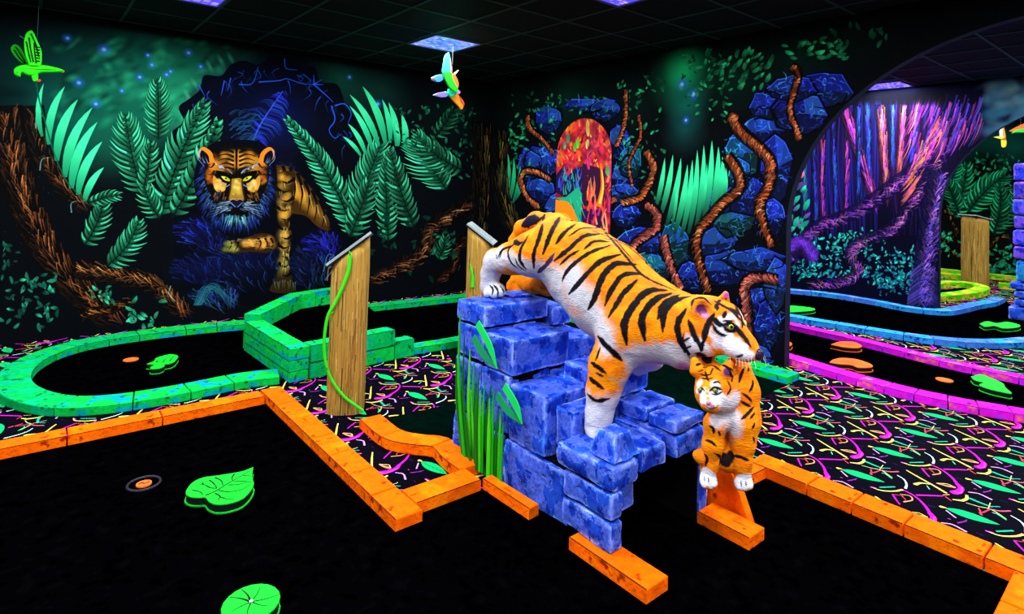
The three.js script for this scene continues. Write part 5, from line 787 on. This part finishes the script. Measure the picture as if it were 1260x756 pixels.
class Coat {                                           // paint laid on the skin in 3-D, brush by brush
  constructor(geo, base) { this.g = geo; this.P = geo.attributes.position; this.C = new Float32Array(this.P.count * 3); for (let i = 0; i < this.P.count; i++) { const c = base(this.P.getX(i), this.P.getY(i), this.P.getZ(i)); this.C.set(c, i * 3); } geo.setAttribute('color', new THREE.BufferAttribute(this.C, 3)); }
  near(lo, hi, f) { const P = this.P.array; for (let i = 0, o = 0; i < this.P.count; i++, o += 3) if (P[o] > lo.x && P[o] < hi.x && P[o + 1] > lo.y && P[o + 1] < hi.y && P[o + 2] > lo.z && P[o + 2] < hi.z) f(i, P[o], P[o + 1], P[o + 2]); }
  mix(i, c, a) { for (let k = 0; k < 3; k++) this.C[i * 3 + k] = lerp(this.C[i * 3 + k], c[k], a); }
  blob(c, r, col, soft = 0.5, a = 1) { this.near(c.clone().addScalar(-r), c.clone().addScalar(r), (i, x, y, z) => { const d = Math.hypot(x - c.x, y - c.y, z - c.z) / r + noise3(x * 90, y * 90, z * 90) * 0.1; this.mix(i, col, a * sstep(1, 1 - soft, d)); }); }
  stroke(pts, w, col, taper = true) {
    const lo = V3(9, 9, 9), hi = V3(-9, -9, -9), L = [0]; pts.forEach((p, i) => { lo.min(p); hi.max(p); if (i) L.push(L[i - 1] + p.distanceTo(pts[i - 1])); }); lo.addScalar(-w); hi.addScalar(w); const T = L.at(-1);
    this.near(lo, hi, (i, x, y, z) => {
      let best = 9, at = 0; for (let k = 0; k + 1 < pts.length; k++) { const a = pts[k], b = pts[k + 1], dx = b.x - a.x, dy = b.y - a.y, dz = b.z - a.z, l2 = dx * dx + dy * dy + dz * dz || 1e-9; const t = clamp(((x - a.x) * dx + (y - a.y) * dy + (z - a.z) * dz) / l2), d = Math.hypot(x - a.x - dx * t, y - a.y - dy * t, z - a.z - dz * t); if (d < best) { best = d; at = (L[k] + Math.sqrt(l2) * t) / T; } }
      const ww = w * 0.5 * (taper ? Math.min(1, 0.35 + Math.sin(Math.PI * clamp(at)) * 1.0) : 1) * (1 + noise3(x * 70, y * 70, z * 70) * 0.22), s = 0.0016; const a = sstep(ww + s, ww - s, best); if (a > 0) this.mix(i, col, a);
    });
  }
}
const sL = (r, g, b) => new THREE.Color().setRGB(r / 255, g / 255, b / 255, THREE.SRGBColorSpace).toArray();
const EYEP = V3(0, EYE, 0);
const furBump = dataTex(256, (u, v) => { const k = 255 * (.6 * tfbm(u, v * 1, 14, 3, 2) + .4 * tnoise(u * 40, v * 120, 40, 8)); return [k, k, k]; }, false); furBump.repeat.set(3, 3);
const figMat = std({ bumpMap: furBump, bumpScale: 0.004, vertexColors: true, roughness: 0.7, specularIntensity: 0.2, color: lin(.8, .8, .8) });
const INK = sL(10, 8, 14), WHITE = sL(206, 210, 216), ORANGE = sL(255, 142, 0), ORANGE2 = sL(244, 118, 2), GOLD = sL(255, 158, 0), ROSE = sL(170, 110, 150), PLUM = sL(70, 34, 84);
{
  const AX = 2.27, T = (px, py, l = 0) => onX(px, py, AX + l), S = new Sculpt();
  // trunk from hips to neck
  S.chain([[T(688, 306), .178], [T(716, 330), .222], [T(748, 357), .238], [T(793, 391), .2], [T(830, 402), .152], [T(858, 401), .118]], .06, 1.25, AX);
  for (const s of [-1, 1]) S.ball(T(770, 405, s * .09), .125, .08);
  // near foreleg and paw
  S.chain([[T(764, 422, -.1), .105], [T(750, 450, -.14), .088], [T(742, 482, -.17), .07], [T(737, 512, -.19), .054], [T(735, 526, -.2), .052]], .05);
  S.limb(T(736, 531, -.2), .05, T(741, 537, -.19), .044, .03); for (const [x, y, l] of [[731, 537, -.24], [738, 540, -.22], [745, 538, -.19]]) S.ball(T(x, y, l), .027, .02);
  // far foreleg
  S.chain([[T(800, 425, .09), .1], [T(798, 436, .13), .07], [T(784, 446, .15), .05], [T(780, 451, .15), .045]], .05); for (const [x, y, l] of [[776, 454, .12], [783, 455, .13], [790, 453, .15]]) S.ball(T(x, y, l), .022, .015);
  // near hind leg
  S.chain([[T(678, 308, -.09), .158], [T(655, 313, -.13), .112], [T(630, 318, -.15), .08], [T(610, 322, -.17), .066]], .06); S.chain([[T(610, 320, -.17), .062], [T(604, 336, -.17), .052], [T(602, 348, -.17), .05]], .035); S.limb(T(601, 356, -.17), .046, T(613, 357, -.16), .042, .03);
  for (const [x, y, l] of [[600, 361, -.21], [608, 362, -.2], [616, 360, -.18]]) S.ball(T(x, y, l), .026, .012);
  // far hind leg
  S.chain([[T(690, 318, .09), .14], [T(676, 344, .12), .085], [T(655, 348, .13), .06], [T(640, 342, .14), .05]], .05); S.chain([[T(640, 342, .14), .05], [T(633, 352, .14), .045], [T(640, 357, .13), .045]], .03);
  // tail curling down behind the rump
  S.chain([[T(684, 275, .02), .06], [T(660, 272, .05), .05], [T(643, 281, .07), .045], [T(635, 297, .08), .042], [T(637, 318, .1), .036], [T(642, 334, .1), .02]], .03);
  // head
  S.ball(T(870, 398), .105, .06, 1.02); S.ball(T(886, 396), .088, .05, .95); S.limb(T(890, 405), .078, T(914, 425), .052, .05); S.limb(T(914, 425), .05, T(929, 436), .026, .03);
  for (const s of [-1, 1]) { S.ball(T(866, 417, s * .055), .075, .05); S.limb(T(900, 425, s * .026), .048, T(918, 434, s * .02), .036, .02); S.limb(T(882, 388, s * .04), .03, T(900, 398, s * .035), .022, .03); }
  S.limb(T(846, 432), .08, T(880, 452), .032, .05); S.limb(T(880, 452), .03, T(900, 456), .02, .02);
  S.carve(T(866, 438, -.06), .024, T(900, 447, -.03), .02); S.carve(T(866, 438, .06), .024, T(900, 447, .03), .02); S.carve(T(878, 441), .02, T(903, 448), .017);
  for (const [x, y, l] of [[862, 380, -.075], [889, 371, .07]]) S.limb(T(x, y + 4, l), l < 0 ? .04 : .034, T(x + (l < 0 ? 1 : 4), y - (l < 0 ? 6 : 9), l), l < 0 ? .03 : .012, .018);
  for (const [x, y, l] of [[862, 380, -.075], [889, 371, .07]]) { const c = T(x, y - 2, l); S.carve(c.clone().add(V3(-.026, 0.004, .032)), .03, c.clone().add(V3(-.026, .012, .032)), .025, .01); }
  const geo = S.mesh(.0046, .004);
  const C = new Coat(geo, (x, y, z) => { const n = fbm(x * 14, y * 30, z * 14, 3), m = fbm(x * 90, y * 60, z * 40, 2); const c = [0, 1, 2].map((k) => lerp(ORANGE[k], n > 0 ? GOLD[k] : ORANGE2[k], Math.min(1, Math.abs(n) * 2.4))); return c.map((q) => q * (1 + m * 0.25)); });
  const pick = (px, py) => S.hit(EYEP, ray(px, py)), mir = (p) => V3(2 * AX - p.x, p.y, p.z);
  const both = (p, f) => { if (p) { f(p); f(mir(p)); } };
  const dab = (x, y, r, col, soft = .6, a = 1) => both(pick(x, y), (p) => C.blob(p, r, col, soft, a));
  // pale belly, chest, legs and face
  for (const [x, y, r] of [[684, 345, .11], [690, 372, .12], [700, 392, .14], [716, 408, .13], [704, 360, .11], [728, 396, .1], [726, 418, .12], [745, 424, .08], [704, 340, .1], [718, 368, .11], [732, 392, .1], [742, 410, .09]]) dab(x, y, r, WHITE, .7);
  for (const [x, y, r] of [[782, 440, .07], [800, 440, .08], [818, 440, .09], [834, 442, .08], [845, 440, .07], [826, 430, .05], [850, 425, .06], [858, 432, .06], [868, 436, .04]]) dab(x, y, r, WHITE, .6);
  C.near(V3(1.9, .3, -2), V3(2.2, .62, -1.6), (i, x, y, z) => C.mix(i, WHITE, sstep(.62, .55, y + noise3(x * 50, 1, z * 50) * .02)));
  C.near(V3(1.9, .5, -2.1), V3(2.6, .8, -1.5), (i, x, y, z) => { if (x > 2.3) C.mix(i, WHITE, sstep(.75, .66, y)); });
  for (const [x, y, r] of [[600, 322, .09], [612, 318, .09], [628, 322, .08], [640, 328, .08], [600, 345, .11], [605, 358, .12], [655, 332, .06], [670, 334, .06]]) both(pick(x, y), (p) => C.blob(p, r, WHITE, .5));
  for (const [x, y, r] of [[898, 426, .05], [910, 430, .05], [918, 436, .04], [886, 422, .04], [908, 440, .04], [900, 436, .04], [890, 396, .03], [900, 392, .028], [906, 400, .024], [884, 404, .028], [878, 410, .025], [895, 412, .03], [857, 425, .045], [852, 434, .05], [865, 430, .04]]) dab(x, y, r, sL(240, 240, 250), .45);
  for (const [x, y, r] of [[908, 408, .022], [917, 418, .022], [925, 428, .02], [902, 396, .014], [930, 432, .014]]) dab(x, y, r, ORANGE2, .5);
  dab(862, 382, .034, sL(96, 36, 84), .4); dab(866, 386, .018, sL(150, 80, 130), .6); both(pick(894, 364), (p) => C.blob(p, .02, sL(190, 100, 180), .5)); dab(868, 388, .02, sL(180, 130, 190), .6); dab(878, 408, .02, sL(220, 140, 90), .7, .7);
  for (const [x, y] of [[870, 441], [880, 443], [890, 444], [898, 446], [862, 438]]) both(pick(x, y), (p) => C.blob(p, .03, sL(14, 10, 34), .35));
  for (const [x, y] of [[842, 452], [852, 458], [862, 463], [872, 466]]) both(pick(x, y), (p) => C.blob(p, .045, sL(180, 130, 190), .6));
  { const N = geo.attributes.normal; for (let i = 0; i < N.count; i++) { const z = C.P.getZ(i), y = C.P.getY(i); if (y > .6 && z > -2.45 && z < -1.55) C.mix(i, WHITE, sstep(-.15, -.5, N.getY(i))); } }
  // stripes
  const stripe = (o, k, list) => { for (const [pts, w, col, one] of list) { const c = spline(pts.map(([x, y]) => [o[0] + x / k, o[1] + y / k]), 6); const h = c.map(([x, y]) => pick(x, y)).filter((p) => p); const seg = [[]]; h.forEach((p, i) => { if (i && p.distanceTo(h[i - 1]) > .07) seg.push([]); seg.at(-1).push(p); }); for (const q of seg) if (q.length > 1) { C.stroke(q, w / k * .0066, col ?? INK); if (!one) C.stroke(q.map(mir), w / k * .0066, col ?? INK); } } };
  stripe([560, 240], 3.15, [
    [[[345, 75], [330, 150], [305, 230], [305, 285]], 13], [[[405, 85], [370, 150], [340, 230]], 13], [[[490, 95], [430, 140], [390, 190]], 11], [[[285, 155], [255, 210], [250, 250], [275, 290]], 10], [[[240, 180], [205, 215], [215, 260], [245, 290]], 9], [[[215, 198], [180, 215], [165, 245]], 8], [[[232, 245], [245, 275], [275, 298]], 6], [[[540, 112], [500, 92], [450, 100]], 8], [[[545, 128], [490, 130], [440, 160]], 8],
    [[[572, 150], [500, 160], [440, 210], [385, 255]], 14], [[[600, 180], [540, 180], [500, 210]], 10], [[[600, 195], [510, 230], [430, 300], [415, 335]], 12], [[[480, 215], [440, 240], [405, 272]], 8], [[[640, 230], [560, 260], [490, 330], [440, 385]], 14], [[[700, 270], [620, 268], [570, 320], [540, 400], [515, 445]], 16], [[[724, 305], [650, 312], [605, 370], [580, 430]], 13], [[[705, 330], [650, 385], [595, 475]], 13],
    [[[820, 370], [750, 372], [690, 430], [655, 500], [665, 580]], 17], [[[838, 382], [770, 410], [725, 480], [735, 565]], 16], [[[868, 388], [810, 420], [785, 480]], 13], [[[912, 392], [850, 412], [810, 460], [805, 530]], 14], [[[890, 445], [862, 505], [870, 560], [890, 610]], 14], [[[905, 490], [925, 530], [945, 590]], 10],
    [[[430, 70], [480, 80], [540, 110], [600, 165], [660, 235], [720, 305], [790, 345], [860, 372]], 8], [[[590, 135], [640, 195], [690, 255]], 5], [[[385, 225], [355, 270], [320, 302]], 11, sL(60, 40, 90)],
    [[[552, 548], [590, 590], [645, 642]], 15], [[[562, 592], [552, 620], [542, 645]], 7], [[[526, 650], [555, 670], [585, 692]], 11], [[[518, 708], [545, 730], [575, 752]], 11], [[[510, 772], [545, 798], [600, 790]], 9], [[[545, 690], [575, 705]], 6]]);
  stripe([560, 250], 5.817, [[[[250, 590], [270, 620], [262, 660]], 12], [[[275, 585], [305, 625], [305, 665]], 12], [[[320, 590], [348, 630], [345, 655]], 11], [[[295, 365], [298, 400]], 9], [[[390, 312], [340, 340], [318, 395]], 12]]);
  stripe([560, 250], 5.817, [[[[590, 110], [520, 130], [480, 165]], 60, sL(16, 16, 44), true], [[[420, 265], [450, 290], [480, 280]], 26, INK, true], [[[640, 92], [600, 120], [570, 150]], 22, INK, true]]);
  stripe([830, 340], 5.815, [[[[285, 268], [228, 370], [205, 482]], 22], [[[98, 312], [130, 400], [182, 505]], 24], [[[80, 235], [30, 330], [40, 450], [110, 560]], 27], [[[262, 288], [320, 345], [360, 350]], 20], [[[340, 350], [390, 345], [440, 372], [500, 440], [545, 505]], 20], [[[345, 360], [390, 392], [450, 390]], 14], [[[272, 338], [300, 392], [352, 424], [372, 424]], 14], [[[300, 195], [305, 245]], 18], [[[368, 252], [348, 300]], 15], [[[418, 262], [470, 312], [512, 362]], 16], [[[285, 178], [370, 225], [440, 268]], 15], [[[395, 225], [450, 262], [500, 300]], 14], [[[338, 322], [420, 322]], 9], [[[120, 240], [140, 165], [210, 158], [262, 205]], 15], [[[110, 590], [60, 470], [70, 400]], 9], [[[440, 580], [490, 562]], 9], [[[330, 165], [310, 190]], 12], [[[200, 470], [190, 540]], 18], [[[60, 470], [110, 440]], 10], [[[75, 520], [120, 500]], 9]]);
  const p0 = T(880, 400).x; const g = thing('tiger_statue', 'large painted tiger statue striding down the blue rock with a cub in its jaws', 'tiger statue', [2.2, 0, -2.2]);
  geo.translate(-2.2, 0, 2.2); mesh('body', geo, figMat, g);
  const put = (name, px, py, l, geoF, mat, out = .0) => { const p = pick(px, py); if (!p) return; for (const [q, s] of [[p, 1], [mir(p), -1]]) mesh(name, geoF, mat, g, [q.x - 2.2 + (s > 0 ? .005 : -.016), q.y, q.z + 2.2 - .002]).scale.x = s; };
  const eyeM = std({ color: lin(.35, .55, .04), roughness: .15 }), pup = std({ color: lin(.004, .004, .004), roughness: .2 });
  put('eye', 899, 402.5, 0, new THREE.SphereGeometry(.011, 16, 12), eyeM); put('pupil', 899.6, 402.6, 0, new THREE.SphereGeometry(.0065, 12, 10).translate(-.0066, .001, .0045), pup);
  const nz = T(931, 436); const ng = new THREE.SphereGeometry(.027, 16, 12); ng.scale(1.05, .85, .75); mesh('nose', ng, std({ color: lin(.02, .008, .03), roughness: .3 }), g, [nz.x - 2.2, nz.y, nz.z + 2.2 + .006]);
  const wh = []; reseed(71); for (let i = 0; i < 9; i++) { const a = pick(lerp(898, 928, i / 8), rr(437, 444)); if (!a) continue; for (const [p, s] of [[a, -1], [mir(a), 1]]) wh.push(tube([p, p.clone().add(V3(s * .01, -.008, .008)), p.clone().add(V3(s * rr(.012, .02), -rr(.024, .034), rr(.006, .016)))], .0005, 4)); } const wg = mergeGeometries(wh); wg.translate(-2.2, 0, 2.2); const w = mesh('whiskers', wg, std({ color: lin(.8, .8, .85) }), g); w.userData.kind = 'stuff';
}
{ // the cub
  const S = new Sculpt(), fwd = V3(Math.sin(.6862), 0, -Math.cos(.6862)), D0 = 2.47, C3 = (px, py, d = 0) => { const r = ray(px, py), k = (D0 - d) / (r.x * fwd.x + r.z * fwd.z); return V3(r.x * k, EYE + r.y * k, r.z * k); }, m = .00343;
  S.chain([[C3(908, 455, -.03), 16 * m], [C3(909, 480, -.03), 23 * m], [C3(908, 515, -.02), 25 * m], [C3(905, 545, -.02), 20 * m]], .03);
  S.ball(C3(882, 476, .05), 25 * m, .03); S.ball(C3(874, 486, .09), 17 * m, .03); S.ball(C3(890, 488, .07), 18 * m, .03); S.limb(C3(869, 484, .13), 8 * m, C3(871, 496, .15), 9 * m, .02); S.ball(C3(876, 499, .13), 9 * m, .02);
  for (const [x, y, d, tx, ty] of [[893, 458, .09, 897, 448], [858, 455, .05, 855, 445]]) S.limb(C3(x, y, d), 9.5 * m, C3(tx, ty, d - .01), 5 * m, .012);
  S.carve(C3(894, 457, .145), .026, C3(896, 452, .14), .02, .008);
  S.chain([[C3(890, 510, .05), 15 * m], [C3(880, 522, .06), 12 * m], [C3(877, 548, .06), 11 * m], [C3(873, 572, .05), 9 * m], [C3(871, 587, .05), 9 * m]], .025); S.limb(C3(870, 592, .065), 8.5 * m, C3(875, 593, .065), 7.5 * m, .01);
  S.chain([[C3(912, 520, .04), 18 * m], [C3(913, 545, .04), 14 * m], [C3(912, 568, .05), 11 * m], [C3(914, 586, .05), 9.5 * m]], .025); S.limb(C3(912, 594, .06), 8.5 * m, C3(918, 595, .06), 8 * m, .01);
  for (const [x, y] of [[868, 597], [873, 598], [878, 596]]) S.ball(C3(x, y, .08), 4.2 * m, .006); for (const [x, y] of [[910, 599], [916, 600], [921, 598]]) S.ball(C3(x, y, .075), 4.4 * m, .006);
  S.chain([[C3(903, 552, .0), 17 * m], [C3(892, 568, .03), 10 * m], [C3(878, 566, .05), 8.5 * m], [C3(862, 562, .05), 8 * m], [C3(857, 560, .05), 4 * m]], .012); S.ball(C3(897, 572, .02), 9 * m, .015);
  const geo = S.mesh(.0032, .002), pick = (x, y) => S.hit(EYEP, ray(x, y));
  const C = new Coat(geo, (x, y, z) => { const n = fbm(x * 20, y * 40, z * 20, 3); return [0, 1, 2].map((k) => lerp(ORANGE[k], n > 0 ? GOLD[k] : ORANGE2[k], Math.min(1, Math.abs(n) * 2.4))); });
  const K = 3.98, at = (x, y) => pick(840 + x / K, 420 + y / K), dab = (x, y, r, c, s = .5, a = 1) => { const p = at(x, y); if (p) C.blob(p, r / K * m, c, s, a); };
  for (const [x, y, r] of [[230, 320, 70], [240, 380, 70], [245, 430, 60], [205, 300, 46], [165, 400, 40], [160, 380, 36], [265, 280, 50], [195, 360, 46], [250, 350, 60]]) dab(x, y, r, sL(226, 224, 230), .7);
  for (const [x, y, r] of [[110, 270, 38], [100, 250, 32], [150, 290, 42], [170, 262, 38], [160, 215, 28], [80, 205, 26], [188, 288, 32], [140, 315, 32], [95, 285, 26], [72, 240, 22]]) dab(x, y, r, sL(238, 238, 246), .45);
  for (const [x, y, r] of [[120, 255, 12], [124, 280, 13], [118, 235, 10]]) dab(x, y, r, sL(240, 150, 60), .5);
  for (const [x, y, r] of [[130, 305, 14], [150, 325, 14], [140, 318, 12]]) dab(x, y, r, sL(230, 130, 170), .5);
  for (const [x, y] of [[158, 241], [84, 240]]) dab(x, y, 19, INK, .35);
  dab(222, 150, 30, sL(90, 40, 100), .5); dab(230, 480, 40, sL(150, 90, 60), .7, .8); dab(215, 440, 24, sL(110, 70, 70), .7, .6);
  for (const [x, y, r] of [[118, 660, 40], [140, 680, 40], [95, 680, 40], [300, 680, 34], [285, 700, 40], [320, 690, 40]]) dab(x, y, r, sL(236, 240, 248), .3);
  const st = (list) => { for (const [pts, w, c] of list) { const h = spline(pts, 6).map(([x, y]) => at(x, y)).filter((p) => p), seg = [[]]; h.forEach((p, i) => { if (i && p.distanceTo(h[i - 1]) > .05) seg.push([]); seg.at(-1).push(p); }); for (const q of seg) if (q.length > 1) C.stroke(q, w / K * m * 1.4, c ?? INK); } };
  st([[[[100, 130], [150, 120], [190, 150]], 9], [[[110, 145], [118, 175], [130, 200]], 8], [[[85, 160], [110, 168], [140, 160]], 7], [[[90, 180], [120, 185], [150, 178]], 7], [[[150, 130], [135, 165]], 6], [[[75, 150], [100, 140]], 6], [[[175, 110], [220, 130], [245, 180]], 12], [[[205, 120], [250, 150], [240, 200]], 9], [[[65, 120], [90, 110]], 10],
    [[[130, 245], [160, 228], [195, 240]], 10], [[[138, 258], [165, 262], [198, 246]], 6], [[[70, 235], [95, 232], [108, 245]], 9], [[[65, 205], [95, 215]], 7], [[[145, 205], [175, 200], [185, 212]], 7], [[[218, 190], [235, 230], [215, 270]], 6], [[[60, 190], [62, 220]], 6], [[[110, 315], [140, 334], [175, 320]], 5],
    [[[300, 130], [285, 170], [275, 205]], 10], [[[345, 190], [340, 225], [325, 250]], 10], [[[290, 255], [320, 275], [340, 300]], 10], [[[280, 290], [310, 310], [335, 320]], 10], [[[350, 320], [320, 355], [285, 385]], 11], [[[355, 400], [340, 430]], 9], [[[355, 350], [330, 380]], 8], [[[325, 130], [320, 150]], 8], [[[250, 560], [285, 570], [325, 585]], 12], [[[110, 485], [140, 495], [165, 515]], 10], [[[130, 415], [150, 430], [150, 455]], 10], [[[185, 465], [175, 440]], 9], [[[105, 550], [120, 575], [110, 615]], 9], [[[155, 550], [185, 570], [180, 610]], 10], [[[345, 470], [355, 495]], 10],
    [[[105, 660], [108, 690]], 4], [[[125, 665], [128, 695]], 4], [[[285, 685], [288, 715]], 4], [[[308, 685], [312, 712]], 4]]);
  for (const [x, y] of [[215, 600], [225, 580], [200, 590], [235, 560], [198, 560]]) dab(x, y, 26, sL(20, 12, 16), .4);  // dark tail tip, with shade of the hollow between the legs painted in
  const o = C3(900, 520); const g = thing('tiger_cub_statue', 'small painted tiger cub statue hanging from the large tiger\'s jaws', 'tiger statue', [o.x, .2, o.z]);
  geo.translate(-o.x, -.2, -o.z); mesh('body', geo, figMat, g);
  const toC = V3(-fwd.x, .1, -fwd.z).normalize(); for (const [x, y] of [[158, 242], [84, 240]]) { const p = at(x, y); if (!p) continue; const e = mesh('eye', new THREE.SphereGeometry(.0085, 14, 10), std({ color: lin(.16, .22, .05), roughness: .15 }), g, [p.x - o.x, p.y - .2, p.z - o.z]); mesh('pupil', new THREE.SphereGeometry(.0042, 10, 8), std({ color: lin(.004, .004, .004), roughness: .2 }), e, toC.clone().multiplyScalar(.0048).toArray()); }
  { const p = at(126, 302); if (p) { const ng = new THREE.SphereGeometry(.011, 12, 10); ng.scale(1, .7, .7); mesh('nose', ng, std({ color: lin(.55, .16, .25), roughness: .4 }), g, [p.x - o.x, p.y - .2, p.z - o.z]); } }
}
scene.traverse((o) => { if (o.isMesh) o.castShadow = o.receiveShadow = true; });
renderer.render(scene, camera);
